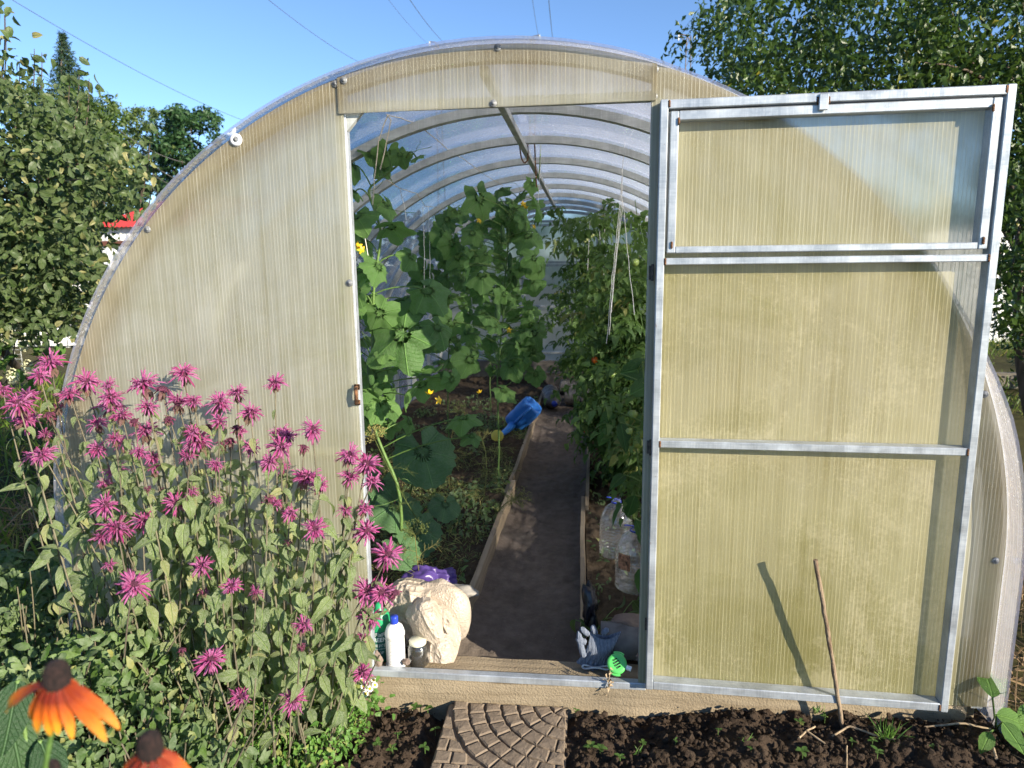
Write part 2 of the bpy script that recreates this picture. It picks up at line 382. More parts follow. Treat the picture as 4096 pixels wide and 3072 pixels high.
M['weed'] = m_leaf('weed_leaf', (.08, .19, .03), (.16, .30, .06), (.30, .33, .09), .35, .5, yfrac=.15)
M['under'] = m_leaf('undergrowth_leaf', (.035, .085, .016), (.13, .22, .04), (.30, .30, .08), .35, .55, ((.36, .40, .28), .3), yfrac=.08)
M['dill'] = m_leaf('dill', (.10, .14, .035), (.19, .21, .06), (.34, .30, .10), .2, .6, yfrac=.3)
M['yellow'] = m_plain('yellow_petal', (.85, .55, .02), .5, .1)
M['white'] = m_plain('white_petal', (.82, .82, .80), .6, .04)
M['twine'] = m_plain('twine', (.62, .55, .42), .9, .2, 300.)
M['wtwine'] = m_plain('white_string', (.78, .77, .72), .8, .1, 300.)
M['mesh0'] = m_plain('hinge_steel', (.10, .085, .07), .7, .3, 90., .2)
M['rust'] = m_plain('rust', (.17, .08, .035), .85, .6, 120., .1, 1., 260.)
# ================================================================== THE SETTING
def struct(name, mb, mat, smooth=True, kind='structure'): return obj(name, mb, mat, None, smooth, kind=kind)
def grid(x0, x1, y0, y1, nx, ny, fz):
    xs = np.linspace(x0, x1, nx); ys = np.linspace(y0, y1, ny); X, Y = np.meshgrid(xs, ys)
    P = np.stack([X.ravel(), Y.ravel(), np.zeros(X.size)], 1); P = fz(P)
    i = (np.arange(ny-1)[:, None]*nx+np.arange(nx-1)[None]).ravel()
    return MB().add(P, np.stack([i, i+1, i+nx+1, i+nx], 1))
def f_ground(P):
    r = np.hypot(P[:, 0], P[:, 1]-3); P[:, 2] = -.05+.05*vnoise(P, .35, 3)*np.clip(r/6, 0, 1)-.02*np.clip(4-r, 0, 1); return P
ax = np.concatenate([np.linspace(-900, -20, 12), np.linspace(-16, 16, 65), np.linspace(20, 900, 12)])
X, Y = np.meshgrid(ax, ax+3); P = f_ground(np.stack([X.ravel(), Y.ravel(), X.ravel()*0], 1)); n = len(ax)
i = (np.arange(n-1)[:, None]*n+np.arange(n-1)[None]).ravel()
struct('ground', MB().add(P, np.stack([i, i+1, i+n+1, i+n], 1)), M['ground'])
def lumps(P, cnt, seed, r0, r1, box, amp=.6):
    g = np.random.default_rng(seed); z = np.zeros(len(P))
    for k in range(cnt):
        c = np.array([g.uniform(box[0], box[1]), g.uniform(box[2], box[3])]); r = r0+(r1-r0)*g.random()**3
        sel = (np.abs(P[:, 0]-c[0]) < r) & (np.abs(P[:, 1]-c[1]) < r)
        q = P[sel]; d = ((q[:, 0]-c[0])**2+(q[:, 1]-c[1])**2)/r**2
        z[sel] = np.maximum(z[sel], amp*r*np.sqrt(np.clip(1-d, 0, 1)))
    return z
def soil_z(P):
    return .055*np.clip((P[:, 0]-.45)/.5, 0, 1)+.022*vnoise(P, 3., 5)+.016*fbm(P, 11., 3, 8)+.013*np.abs(fbm(P, 40., 3, 14))
def f_soil(P):
    z = soil_z(P)-.006+lumps(P, 2600, 4, .006, .036, (-1.7, 2.7, -.95, 0), .65)
    e = np.clip((P[:, 1]+.95)/.1, 0, 1)*np.clip((P[:, 0]+1.75)/.1, 0, 1)*np.clip((2.7-P[:, 0])/.15, 0, 1)
    sl = np.clip(1-np.abs(P[:, 0]+.001)/.26, 0, 1)*np.clip((P[:, 1]+.6)/.1, 0, 1)
    P[:, 2] = z*(.25+.75*e)-.05*(1-e)-.035*np.clip(sl*4, 0, 1)-.008*np.clip(1+P[:, 1]/.08, 0, 1); return P
struct('soil', grid(-1.75, 2.7, -.95, .06, 860, 210, f_soil), M['soil'])
# loose crumbs of earth, too many to count
def ico(sub=1):
    import bmesh
    bm = bmesh.new(); bmesh.ops.create_icosphere(bm, subdivisions=sub, radius=1.0); bm.verts.ensure_lookup_table()
    v = np.array([x.co[:] for x in bm.verts]); f = np.array([[y.index for y in x.verts] for x in bm.faces]); bm.free(); return v, f
IV1, IF1 = ico(1); IV2, IF2 = ico(2); IV4, IF4 = ico(4); IV5, IF5 = ico(5)
def rand_rot(N, g):
    q = g.normal(size=(N, 4)); q /= np.linalg.norm(q, axis=1)[:, None]; w, x, y, z = q.T
    return np.stack([np.stack([1-2*(y*y+z*z), 2*(x*y-z*w), 2*(x*z+y*w)], 1), np.stack([2*(x*y+z*w), 1-2*(x*x+z*z), 2*(y*z-x*w)], 1), np.stack([2*(x*z-y*w), 2*(y*z+x*w), 1-2*(x*x+y*y)], 1)], 1)
g = np.random.default_rng(21); N = 18000
cp = np.stack([g.uniform(-1.5, 2.5, N), -1.2*g.random(N)**1.2-.03, np.zeros(N)], 1); cr = .002+.013*g.random(N)**6
keep = ~((np.abs(cp[:, 0]) < .23) & (cp[:, 1] > -.47)); cp = cp[keep]; cr = cr[keep]
cp[:, 2] = soil_z(cp)+.008+cr*.3; tv = IV1*(1+.55*vnoise(IV1, 1.7, 3))[:, None]
obj('soil_crumbs', MB().scatter(tv, IF1, rand_rot(len(cp), g)*(cr[:, None]*g.uniform(.45, 1.35, (len(cp), 3)))[:, None, :], cp-V(0, 0, 1)*cr[:, None]*.25), M['soil'], kind='stuff', smooth=False)

# ================================================================== GREENHOUSE
ZC, RR, SILL = .561, 1.5, .115; YR = 6.1
GH = thing('greenhouse', 'long arched polycarbonate greenhouse on a steel frame with its door standing open', 'greenhouse', (0, 0, 0))
def gpart(name, mb, mat, smooth=False, parent=None, label=None): return obj(name, mb, mat, parent or GH, smooth, label)
def arcpts(t0, t1, n, r=RR): a = np.linspace(t0, t1, n); return np.stack([r*np.cos(a), ZC+r*np.sin(a)], 1)
def panel(name, xz, y, mat, d=.006, parent=None):
    xz = np.asarray(xz); k = len(xz); f = np.stack([xz[:, 0], np.full(k, y), xz[:, 1]], 1); b = f+V(0, d, 0)
    mb = MB(); mb.add(f, [np.arange(k)]); i = np.arange(k); j = (i+1) % k
    mb.add(np.concatenate([f, b]), np.stack([i, i+k, j+k, j], 1)); return gpart(name, mb, mat, parent=parent)
XL, XR, ZL = -.4415, .4385, 1.891
tl = math.acos((XL-.004)/RR); trr = math.acos(XR/RR); RP = RR-.004
L = arcpts(math.acos((XL-.004)/RP), math.pi, 60, RP)
panel('gable_panel', np.concatenate([L, [[-RP, .092], [XL-.004, .092]]])[::-1], -.006, M['pgab'])
Rr = arcpts(0, math.acos(XR/RP), 60, RP)
panel('gable_panel', np.concatenate([[[XR, .092], [RP, .092]], Rr]), -.006, M['pgab'])
T = arcpts(math.acos((XR+.012)/RP), math.acos((XL-.016)/RP), 40, RP)
panel('lintel_panel', np.concatenate([[[XL-.016, ZL-.004], [XR+.012, ZL+.002]], T]), -.013, M['plin'], .005)
# roof sheet: one curved skin, overhanging the gable a little
th = np.concatenate([[0], np.linspace(0, math.pi, 73), [math.pi]]); px = RR*np.cos(th); pz = ZC+RR*np.sin(th); pz[0] = pz[-1] = .05
ov = np.interp(th, [0, .30, .45, .55, 1.22, 1.32, 1.57, math.pi], [.08, .07, .03, .004, .004, .035, .045, .03]); ys = np.concatenate([[-1], np.linspace(0, YR+.04, 19)])
rows = []
for k, y in enumerate(ys): rows.append(np.stack([px, (-ov if k == 0 else np.full_like(px, y)), pz], 1))
n = len(th); v = np.concatenate(rows); i = (np.arange(len(ys)-1)[:, None]*n+np.arange(n-1)[None]).ravel()
gpart('roof_sheet', MB().add(v, np.stack([i, i+n, i+n+1, i+1], 1)), M['proof'], True)
# edge of the overhang: the cut thickness of the sheet
e = rows[0]; e2 = e.copy(); e2[:, 0] *= 1.005; e2[:, 2] = ZC+(e[:, 2]-ZC)*1.005; k = np.arange(n-1)
gpart('sheet_edge', MB().add(np.concatenate([e, e2]), np.stack([k, k+1, k+1+n, k+n], 1)), M['proof'], True)
# arches
def sweep_arch(r0, r1, y0, y1):
    a = np.concatenate([[0], np.linspace(0, math.pi, 61), [math.pi]]); mb = MB(); m = len(a); vs = []
    for (r, y) in ((r0, y0), (r1, y0), (r1, y1), (r0, y1)):
        z = ZC+r*np.sin(a); z[0] = z[-1] = .08; vs.append(np.stack([r*np.cos(a), np.full(m, y), z], 1))
    i = np.arange(m-1); q = []
    for s in range(4): q.append(np.stack([s*m+i, s*m+i+1, ((s+1) % 4)*m+i+1, ((s+1) % 4)*m+i], 1))
    return mb.add(np.concatenate(vs), [np.concatenate(q)])
am = sweep_arch(RR-.043, RR-.010, -.021, .021).mesh('arch', False); am.materials.append(M['galvd'])
for k in range(10):
    o = obj('arch', am, None, GH); o.location.y = .024+k*.6755
gpart('ridge_beam', MB().bevbox((-.048, .03, 1.985), (-.022, YR, 2.012), .002), M['galvd'])
for s in (-1, 1):
    for z in (.86,):
        xx = math.sqrt((RR-.055)**2-(z-ZC)**2)*s
        gpart('purlin', MB().bevbox((min(xx, xx+.02*s), .03, z-.012), (max(xx, xx+.02*s), YR, z+.012), .002), M['galvd'])
# front frame
def bar(name, lo, hi, mat='galv', parent=None): return gpart(name, MB().bevbox(lo, hi, .0025), M[mat], parent=parent)
bar('post', (XL-.032, .001, .115), (XL, .031, 1.975)); bar('post', (XR+.001, .001, .115), (XR+.032, .031, 1.975))
bar('lintel_bar', (XL, .001, ZL+.004), (XR+.001, .027, ZL+.030), 'galvd')
bar('sill_bar', (XL-.02, -.012, .0905), (.462, .016, SILL))
zb = .865
bar('gable_rail', (-1.44, .004, zb-.012), (XL-.034, .026, zb+.012), 'galvd'); bar('gable_rail', (XR+.034, .004, zb-.012), (1.44, .026, zb+.012), 'galvd')
# corner bracket under the lintel
gpart('bracket', MB().add([[XL+.001, .004, ZL-.05], [XL+.001, .004, ZL+.003], [XL+.05, .004, ZL+.003], [XL+.001, .024, ZL-.05], [XL+.001, .024, ZL+.003], [XL+.05, .024, ZL+.003]], [[[0, 1, 2], [5, 4, 3]], [[0, 2, 5, 3], [0, 3, 4, 1], [1, 4, 5, 2]]]), M['galvd'])
# foundation timbers
def rough_box(lo, hi, seg, amp, seed):
    lo = np.asarray(lo, float); hi = np.asarray(hi, float); mb = MB(); 
    nx, ny, nz = seg
    def face(o, a, b, n, m):
        s, t = np.meshgrid(np.linspace(0, 1, n+1), np.linspace(0, 1, m+1)); p = o+s.ravel()[:, None]*a+t.ravel()[:, None]*b
        p[:, 1] += amp*fbm(p, 9., 3, seed)*.6; p[:, 2] += amp*fbm(p+7, 5., 3, seed)
        i = (np.arange(m)[:, None]*(n+1)+np.arange(n)[None]).ravel(); mb.add(p, np.stack([i, i+1, i+n+2, i+n+1], 1))
    d = hi-lo; ex, ey, ez = V(d[0], 0, 0), V(0, d[1], 0), V(0, 0, d[2])
    face(lo, ex, ez, nx, nz); face(lo+ez, ex, ey, nx, ny); face(lo+ey+ex, -ex, ez, nx, nz); face(lo+ey, -ey, ez, ny, nz); face(lo+ex, ey, ez, ny, nz); return mb
gpart('foundation_beam', rough_box((-1.54, -.006, -.10), (1.44, .135, .0895), (140, 8, 10), .004, 3), M['beam'], True, label='wide weathered timber under the front sill')
gpart('corner_post', MB().bevbox((1.40, .03, -.1), (1.485, .10, .27), .004), M['plank'])
for s in (-1, 1): gpart('side_beam', MB().bevbox((min(s*1.42, s*1.545), .14, -.1), (max(s*1.42, s*1.545), YR, .07), .006), M['darkplank'])
gpart('rear_beam', MB().bevbox((-1.54, YR-.05, -.1), (1.54, YR+.06, .30), .006), M['darkplank'])
# rear gable
A = arcpts(0, math.pi, 60, RP)
panel('rear_panel', np.concatenate([A, [[-RP, .10], [RP, .10]]]), YR+.03, M['prear'])
def rz(py, px=2300): return at(px, py, Y=YR)[2]
xl = at(2084, 1000, Y=YR)[0]; xr = xl+.93
for x in (xl, xr): bar('rear_post', (x-.02, YR-.022, .30), (x+.02, YR+.022, math.sqrt((RR-.06)**2-x*x)+ZC), 'galvd'); bar('rear_stile', (x+(.027 if x == xl else -.052), YR-.04, .32), (x+(.052 if x == xl else -.027), YR-.01, rz(898)-.03), 'galvd')
for (a, b) in ((884, 1), (899, 0), (1048, 0), (1060, 0), (1225, 0), (1410, 0)):
    z = rz(a); bar('rear_rail', (xl-.9 if b or a > 1200 else xl+.054, YR-.036, z-.013), (xr+.5 if b or a > 1200 else xr-.054, YR-.008, z+.013), 'galvd')
# screws with washers
sm = MB()
sm.lathe([[0, .006], [.0035, .0058], [.0042, .0045], [.0042, .0035], [.0075, .0042], [.0085, .003], [.0095, .0028], [.0105, .001], [.0108, 0]], n=14); scr = sm.mesh('screw'); scr.materials.append(M['zinc'])
wm = MB().lathe([[0, .006], [.008, .006], [.010, .009], [.017, .009], [.021, .005], [.022, 0]], n=20); wsh = wm.mesh('thermal_washer'); wsh.materials.append(M['washer'])
MF = np.array([[1, 0, 0], [0, 0, -1], [0, 1, 0]], float)       # z axis turned to face the front (-Y)
for (x, y) in ((1342, 336), (1375, 322), (1990, 190), (1973, 414), (2620, 277), (2615, 385), (590, 918), (1398, 1132), (3938, 1577), (3982, 2243), (1485, 2681)):
    p = at(x, y, Y=-.007 if y > 450 or x < 1350 or x > 2600 else -.0135); inst('screw', scr, GH, p, MF)
p = at(945, 560, Y=-.007); inst('thermal_washer', wsh, GH, p, MF, .85); inst('screw', scr, GH, p+V(0, -.005, 0), MF, .7)
# rusty latch on the left post
p0, p1 = at(1428, 1548, Y=-.012), at(1430, 1610, Y=-.012)
mb = MB().tube([p0+V(0, .004, 0), p0+V(0, -.012, 0), (p0+p1)/2+V(.002, -.016, 0), p1+V(0, -.012, 0), p1+V(0, .004, 0)], .006, 8)
mb.bevbox(p0-V(.009, .003, .009), p0+V(.009, .003, .009), .002); mb.bevbox(p1-V(.009, .003, .009), p1+V(.009, .003, .009), .002)
gpart('latch', mb, M['rust'], True)
# hinges
for y in (1090, 1790, 2500):
    p = at(2610-(y-1090)*.012, y, Y=-.02); mb = MB().tube([p-V(0, 0, .024), p+V(0, 0, .024)], .0038, 8); mb.bevbox(p+V(-.010, .002, -.02), p+V(0, .008, .02), .001); gpart('hinge', mb, M['mesh0'])
# ------------------------------------------------------------------ the open door
DOOR = bpy.data.objects.new('door', None); COL.objects.link(DOOR); DOOR.parent = GH; WL[DOOR.name] = Vector((0, 0, 0)); DOOR['label'] = 'open steel framed door swung out flat with three translucent panes'
DA = .0416; DO = V(.4585, -.048, .119); DU = V(math.cos(DA), -math.sin(DA), 0); DN = V(-math.sin(DA), -math.cos(DA), 0); DW, DH = .885, 1.768; DT = .042
def dm(v): v = np.asarray(v, float); return DO+v[:, :1]*DU+v[:, 1:2]*DN+v[:, 2:]*V(0, 0, 1)
def dbar(name, u0, u1, w0, w1, v0=-DT, v1=0., mat='galv'): return obj(name, MB().bevbox((u0, v0, w0), (u1, v1, w1), .0022, dm), M[mat], DOOR, False)
def dw(py, px=2700):
    d = ray(px, py); t = ((DO-CAM)@DN)/(d@DN); return (CAM+d*t)[2]-DO[2]
r1a, r1b = dw(1060), dw(1032); r2a, r2b = dw(1793), dw(1765); va, vb = dw(1013), dw(986); B = .0215
dbar('stile', 0, B, 0, DH); dbar('stile', DW-B, DW, 0, DH)
dbar('rail', B+.0005, DW-B-.0005, DH-.025, DH-.001); dbar('rail', B+.0005, DW-B-.0005, r1a, r1b, v1=-.001); dbar('rail', B+.0005, DW-B-.0005, r2a, r2b, v1=-.001); dbar('rail', B+.0005, DW-B-.0005, .001, .027, v1=-.001)
c0, c1 = B+.007, DW-B-.007; wt = DH-.030
dbar('vent_stile', c0, c0+.022, va+.0005, wt-.0005, v1=-.003); dbar('vent_stile', c1-.022, c1, va+.0005, wt-.0005, v1=-.003)
dbar('vent_rail', c0+.0225, c1-.0225, wt-.025, wt, v1=-.004); dbar('vent_rail', c0+.0225, c1-.0225, va, vb, v1=-.004)
def dpane(name, u0, u1, w0, w1, v, mat, label=None):
    mb = MB().add(dm([[u0, v, w0], [u1, v, w0], [u1, v, w1], [u0, v, w1]]), [[0, 1, 2, 3]])
    mb.add(dm([[u0, v, w0], [u1, v, w0], [u1, v, w1], [u0, v, w1], [u0, v-.005, w0], [u1, v-.005, w0], [u1, v-.005, w1], [u0, v-.005, w1]]), [[0, 4, 5, 1], [1, 5, 6, 2], [2, 6, 7, 3], [3, 7, 4, 0]])
    o = obj(name, mb, M[mat], DOOR, False)
    if label: o['label'] = label
dpane('pane', .004, DW-.004, .004, r2b-.014, -DT-.001, 'pdoor', 'lowest door pane, yellow green and dusty'); dpane('pane', .004, DW-.004, r2b-.012, va+.004, -DT-.001, 'pdoor'); dpane('vent_pane', c0+.004, c1-.004, va+.006, wt-.006, -DT-.001, 'pvent', 'clearer pale top pane')
ux = .885*.475
dbar('clip', ux-.012, ux+.012, DH-.046, DH-.004, .0005, .006); 
wv = IV1*(1+.4*vnoise(IV1, 2., 9))[:, None]
for (u, w) in ((.024, DH-.012), (DW-.024, DH-.012), (.028+.022, wt-.028), (c1-.022, wt-.026), (c0+.012, vb+.004), (c1-.012, vb+.004), (.024, (r1a+r1b)/2), (DW-.023, (r1a+r1b)/2), (.023, (r2a+r2b)/2), (DW-.023, (r2a+r2b)/2), (DW-.024, .014), (ux-.014, DH-.02), (ux+.014, DH-.02)):
    mb = MB()
    for k in range(3): mb.add(dm(wv[:, [0, 1, 2]]*V(.0035, .003, .005)+V(u, -.001, w+(k-1)*.0055)), IF1)
    obj('weld', mb, M['weld'], DOOR, True)

# ================================================================== PATH, BEDS, EDGING INSIDE
def lin(a, b, Y): return a[0]+(b[0]-a[0])*(Y-a[1])/(b[1]-a[1])
ZP = .115
l0, l1, l2 = at(1870, 2360, Z=ZP), at(2043, 1941, Z=ZP), at(2167, 1576, Z=ZP); r0, r1, r2 = at(2346, 2420, Z=ZP), at(2331, 1970, Z=ZP), at(2349, 1747, Z=ZP)
xle = lambda Y: np.interp(Y, [l0[1], l1[1], l2[1], 6.2], [l0[0], l1[0], l2[0], l2[0]]); xri = lambda Y: np.interp(Y, [r0[1], r1[1], r2[1], 6.2], [r0[0], r1[0], r2[0], r2[0]])
def f_path(P):
    t = P[:, 0].copy(); Y = P[:, 1]; P[:, 0] = xle(Y)-.03+(xri(Y)-xle(Y)+.06)*t
    P[:, 2] = -.01+.018*vnoise(P, 5., 2)+.006*fbm(P, 30., 2, 4)+.04*np.clip((np.abs(t-.5)-.33)/.17, 0, 1)**2+.02*np.clip(Y/6, 0, 1); return P
struct('path', grid(0, 1, .10, 6.08, 60, 260, f_path), M['path'])
def f_bl(P):
    t = P[:, 0].copy(); P[:, 0] = -1.46+(xle(P[:, 1])-.01+1.46)*t; P[:, 2] = .075+.03*vnoise(P, 3., 12)+.03*fbm(P, 13., 3, 13)*.6+.012*np.abs(fbm(P, 50., 2, 3)); return P
def f_br(P):
    t = P[:, 0].copy(); a = xri(P[:, 1])+.01; P[:, 0] = a+(1.46-a)*t; P[:, 2] = .055+.03*vnoise(P, 3., 32)+.03*fbm(P, 13., 3, 33)*.6+.012*np.abs(fbm(P, 50., 2, 5)); return P
struct('bed_soil', grid(0, 1, .14, 6.05, 120, 380, f_bl), M['bedsoil']); struct('bed_soil', grid(0, 1, .14, 6.05, 120, 380, f_br), M['bedsoil'])
def board(name, a, b, h, w, label, group=None, tilt=0., z0=-.03):
    a = np.asarray(a, float); b = np.asarray(b, float); d = nrm(b-a); s = V(d[1], -d[0], 0); k = 24; mb = MB(); t = np.linspace(0, 1, k)
    c = a+(b-a)*t[:, None]; c = c+s*(.006*vnoise(c, 2.5, 7))[:, None]; hz = h+.008*vnoise(c, 3., 9)
    rows = []
    for (q, zz) in ((-w/2, None), (w/2, None), (w/2, 1), (-w/2, 1)):
        p = c+s*(q+(tilt if zz else 0)); p = p.copy(); p[:, 2] = (hz if zz else z0)+(c[:, 2]); rows.append(p)
    v = np.concatenate(rows); i = np.arange(k-1); Q = [np.stack([m*k+i, ((m+1) % 4)*k+i, ((m+1) % 4)*k+i+1, m*k+i+1], 1) for m in range(4)]
    Q.append(np.array([[0, k, 2*k, 3*k][::-1], [k-1, 2*k-1, 3*k-1, 4*k-1]])); mb.add(v, [np.concatenate(Q)])
    o = obj(name, mb, M['plank'], None, False, label, 'board', group); return o
def g0(p): return V(p[0], p[1], 0)
EG = 'boards edging the greenhouse path'
board('edging_board', g0(at(1838, 2440, Z=ZP)), g0(l1)+V(.0, .1, 0), ZP+.005, .024, 'nearest pale plank edging the cucumber bed, beside the purple bag', EG, .012)
board('edging_board', g0(l1)-V(.018, .1, 0), g0(l2)+V(0, .3, 0), ZP-.01, .022, 'further plank edging the cucumber bed beside the blue watering can', EG)
board('edging_board', g0(at(2347, 2520, Z=ZP)), g0(r1)+V(.012, -.05, 0), ZP-.005, .02, 'nearest plank edging the tomato bed beside the grey glove', EG, -.01)
board('edging_board', g0(r1)+V(.024, -.25, 0), g0(r2)+V(.01, .4, 0), ZP+.01, .02, 'further plank edging the tomato bed behind the plastic bottles', EG)
# boards lying at the end of the path
for k, (x, y, ln, a, lab) in enumerate(((2110, 1500, .42, .04, 'thin pale batten lying lowest before the dark rear timbers'), (2200, 1488, .5, -.06, 'thicker grey batten lying across the end of the path'), (2270, 1497, .3, .14, 'short tilted batten resting at the end of the path'))):
    p = at(x, y, Y=5.85); mb = MB().bevbox((-ln/2, -.03, -.012), (ln/2, .03, .012), .003, lambda q, p=p, a=a: np.stack([q[:, 0]*math.cos(a)+p[0], q[:, 1]+p[1]-.1*k, q[:, 2]+q[:, 0]*math.sin(a)+p[2]], 1))
    obj('batten', mb, M['plank'], None, False, lab, 'board', 'battens at the far end of the path')

# ================================================================== PAVING SLAB with cobbles cast in an arc pattern
ps = at(1797, 2800, Y=-.01); SX0, SX1, SY0, SY1, SZ = ps[0], ps[0]+.395, -.408, -.008, .012
slab = thing('paving_slab', 'square tan concrete slab cast with curved rows of cobbles before the doorway', 'paving slab', ((SX0+SX1)/2, (SY0+SY1)/2, 0))
obj('slab_base', MB().bevbox((SX0, SY0, -.05), (SX1, SY1, SZ-.006), .006), M['slab'], slab, False)
def clip(poly, x0, x1, y0, y1):
    for (ax, s, lim) in ((0, 1, x0), (0, -1, -x1), (1, 1, y0), (1, -1, -y1)):
        out = []
        for i in range(len(poly)):
            a, b = poly[i], poly[(i+1) % len(poly)]; da, db = s*a[ax]-lim, s*b[ax]-lim
            if da >= 0: out.append(a)
            if (da >= 0) != (db >= 0): out.append(a+(b-a)*da/(da-db))
        poly = out
        if len(poly) < 3: return []
    return poly
g = np.random.default_rng(5)
def cobble(poly):
    poly = clip(poly, SX0+.004, SX1-.004, SY0+.004, SY1-.004)
    if len(poly) < 3: return
    P = np.array(poly); a = .5*abs(np.sum(P[:, 0]*np.roll(P[:, 1], -1)-P[:, 1]*np.roll(P[:, 0], -1)))
    if a < 2.5e-4: return
    c = P.mean(0); P = P+g.normal(size=P.shape)*.0011; k = len(P); 
    def ring(s, z): q = c+(P-c)*(1-s/np.maximum(np.linalg.norm(P-c, axis=1), .012))[:, None]; return np.c_[q, np.full(k, z)+g.normal(size=k)*.0007]
    r0, r1, r2 = ring(.0022, SZ-.0075), ring(.0042, SZ+.003), ring(.009, SZ+.0062); v = np.concatenate([r0, r1, r2, [[*c, SZ+.0068+g.normal()*.0008]]])
    i = np.arange(k); j = (i+1) % k
    mb = MB().add(v, [np.concatenate([np.stack([i, j, j+k, i+k], 1), np.stack([i+k, j+k, j+2*k, i+2*k], 1)]), np.stack([i+2*k, j+2*k, np.full(k, 3*k)], 1)])
    obj('cobble', mb, M['slab'], slab, False)
C0 = V(SX1+.006, SY1+.012)
for k in range(7):
    ra, rb = .012+k*.0535, .012+(k+1)*.0535; m = max(2, int(round((math.pi/2)*(ra+rb)/2/.056))); off = .35*(k % 2)
    for j in range(-1, m+1):
        a0, a1 = math.pi+(j+off)/m*math.pi/2, math.pi+(j+1+off)/m*math.pi/2; aa = np.linspace(a0, a1, 4)
        cobble([C0+ra*V(math.cos(t), math.sin(t)) for t in aa]+[C0+rb*V(math.cos(t), math.sin(t)) for t in aa[::-1]])
for ix in range(8):
    for iy in range(8):
        q = np.array([[SX0+.004+.053*(ix+a)-.02*(iy % 2), SY0+.004+.053*(iy+b)] for a, b in ((0, 0), (1, 0), (1, 1), (0, 1))]); d = np.linalg.norm(q-C0, axis=1)
        if np.linalg.norm(q.mean(0)-C0) > .012+7*.0535+.012:
            q = np.array([C0+(p-C0)*max(1, (.012+7*.0535+.004)/dd) for p, dd in zip(q, d)]); cobble([p for p in q])
# ================================================================== LEAF SHAPES
def leaf_t(L, Wd, prof='ovate', fold=.25, droop=.3, n=5, wav=0., twist=0., ser=0.):
    """leaf with a folded midrib: base at the origin, tip along +Y, upper side +Z"""
    t = np.linspace(0, 1, n+1); t = .5*(1-np.cos(t*math.pi))*.6+t*.4
    w = {'ovate': np.sin(np.pi*t**.72)**.9, 'lance': np.sin(np.pi*t**.6)**1.1, 'round': np.sin(np.pi*t**.8)**.6, 'heart': np.sin(np.pi*np.clip(t*.9+.1, 0, 1)**.6)**.75}[prof]*Wd/2
    w[-1] = 0
    if ser: w = w*(1+ser*np.where(np.arange(n+1) % 2, 1, -1))
    y = L*np.sin(t*droop*1.2)/(droop*1.2) if droop else L*t
    z = -L*(1-np.cos(t*droop*1.2))/(droop*1.2+1e-6) if droop else 0*t
    c, s = math.cos(fold), math.sin(fold); tw = twist*t
    zl = z+w*s+wav*L*np.sin(t*9); zr = z+w*s+wav*L*np.sin(t*8+2)
    mid = np.stack([0*t, y, z], 1); l = np.stack([-w*c*np.cos(tw), y, zl-w*np.sin(tw)], 1); r = np.stack([w*c*np.cos(tw), y, zr+w*np.sin(tw)], 1)
    v = np.concatenate([mid, l, r]); m = n+1; i = np.arange(n)
    f = np.concatenate([np.stack([i+m, i, i+1, i+1+m], 1), np.stack([i, i+2*m, i+1+2*m, i+1], 1)])
    uv = np.concatenate([np.stack([.5+0*t, t], 1), np.stack([.5-w/Wd, t], 1), np.stack([.5+w/Wd, t], 1)]); return v, f, uv
def palm_leaf(seed, lob=.16, cup=.25, droop=.5, rings=4, sec=34):
    g = np.random.default_rng(seed); th = np.linspace(-math.pi*.93, math.pi*.93, sec)
    r = .62+.20*np.cos(th)*.6+lob*np.cos(th*2.5*2)*.5*(np.abs(th) < 2.6)+.015*np.where(np.arange(sec) % 2, 1, -1)+.02*g.normal(size=sec)
    r[np.abs(th) > 2.75] *= .8; v = [V(0, 0, cup*.085)]; uv = [V(.5, .30)]
    for k in range(1, rings+1):
        q = k/rings; rr = r*q; x = rr*np.sin(th); y = rr*np.cos(th); vein = np.cos(th*5.8)
        z = cup*(.3-rr)*.3-droop*rr**2*.55+.05*q*np.sin(th*6+seed)*g.uniform(.6, 1.4)+.022*vein*q*(1-q*.5)
        z += .03*vnoise(np.stack([x*4, y*4, 0*x], 1), 1., seed)*q
        v.append(np.stack([x, y, z], 1)); uv.append(np.stack([.5+x*.72, .12+(y+.0)*.72], 1))
    v = np.vstack(v); uv = np.vstack(uv); uv[0] = (.5, .12); j = np.arange(sec-1)
    tri = np.stack([0*j, 1+j+1, 1+j], 1); Q = []
    for k in range(rings-1):
        a = 1+k*sec+j; Q.append(np.stack([a, a+1, a+1+sec, a+sec], 1))
    return v, [tri, np.concatenate(Q)[:, ::-1]], uv
def mesh_of(name, t, mat, mi=0):
    mb = MB(); mb.add(t[0], t[1], 0., t[2] if len(t) > 2 else None); me = mb.mesh(name); me.materials.append(mat); return me
def orient(N, g, up_w=.6, out=None, rnd=.6, down=.4):
    """N leaf frames: columns x, y(tip), z(upper side)"""
    z = g.normal(size=(N, 3))*rnd+V(0, 0, up_w)
    if out is not None: z += out
    z /= np.linalg.norm(z, axis=1)[:, None]
    y = g.normal(size=(N, 3))*.8+V(0, 0, -down)
    if out is not None: y += out*.8
    y -= z*(y*z).sum(1)[:, None]; y /= np.linalg.norm(y, axis=1)[:, None]
    return np.stack([np.cross(y, z), y, z], 2)
def curve(a, b, bend, n=8):
    a = np.asarray(a, float); b = np.asarray(b, float); m = (a+b)/2+np.asarray(bend, float); t = np.linspace(0, 1, n)[:, None]
    return a*(1-t)**2+2*m*t*(1-t)+b*t**2
def in_poly(p, poly):
    x, y = p; c = False; j = len(poly)-1
    for i in range(len(poly)):
        (xi, yi), (xj, yj) = poly[i], poly[j]
        if (yi > y) != (yj > y) and x < (xj-xi)*(y-yi)/(yj-yi)+xi: c = not c
        j = i
    return c

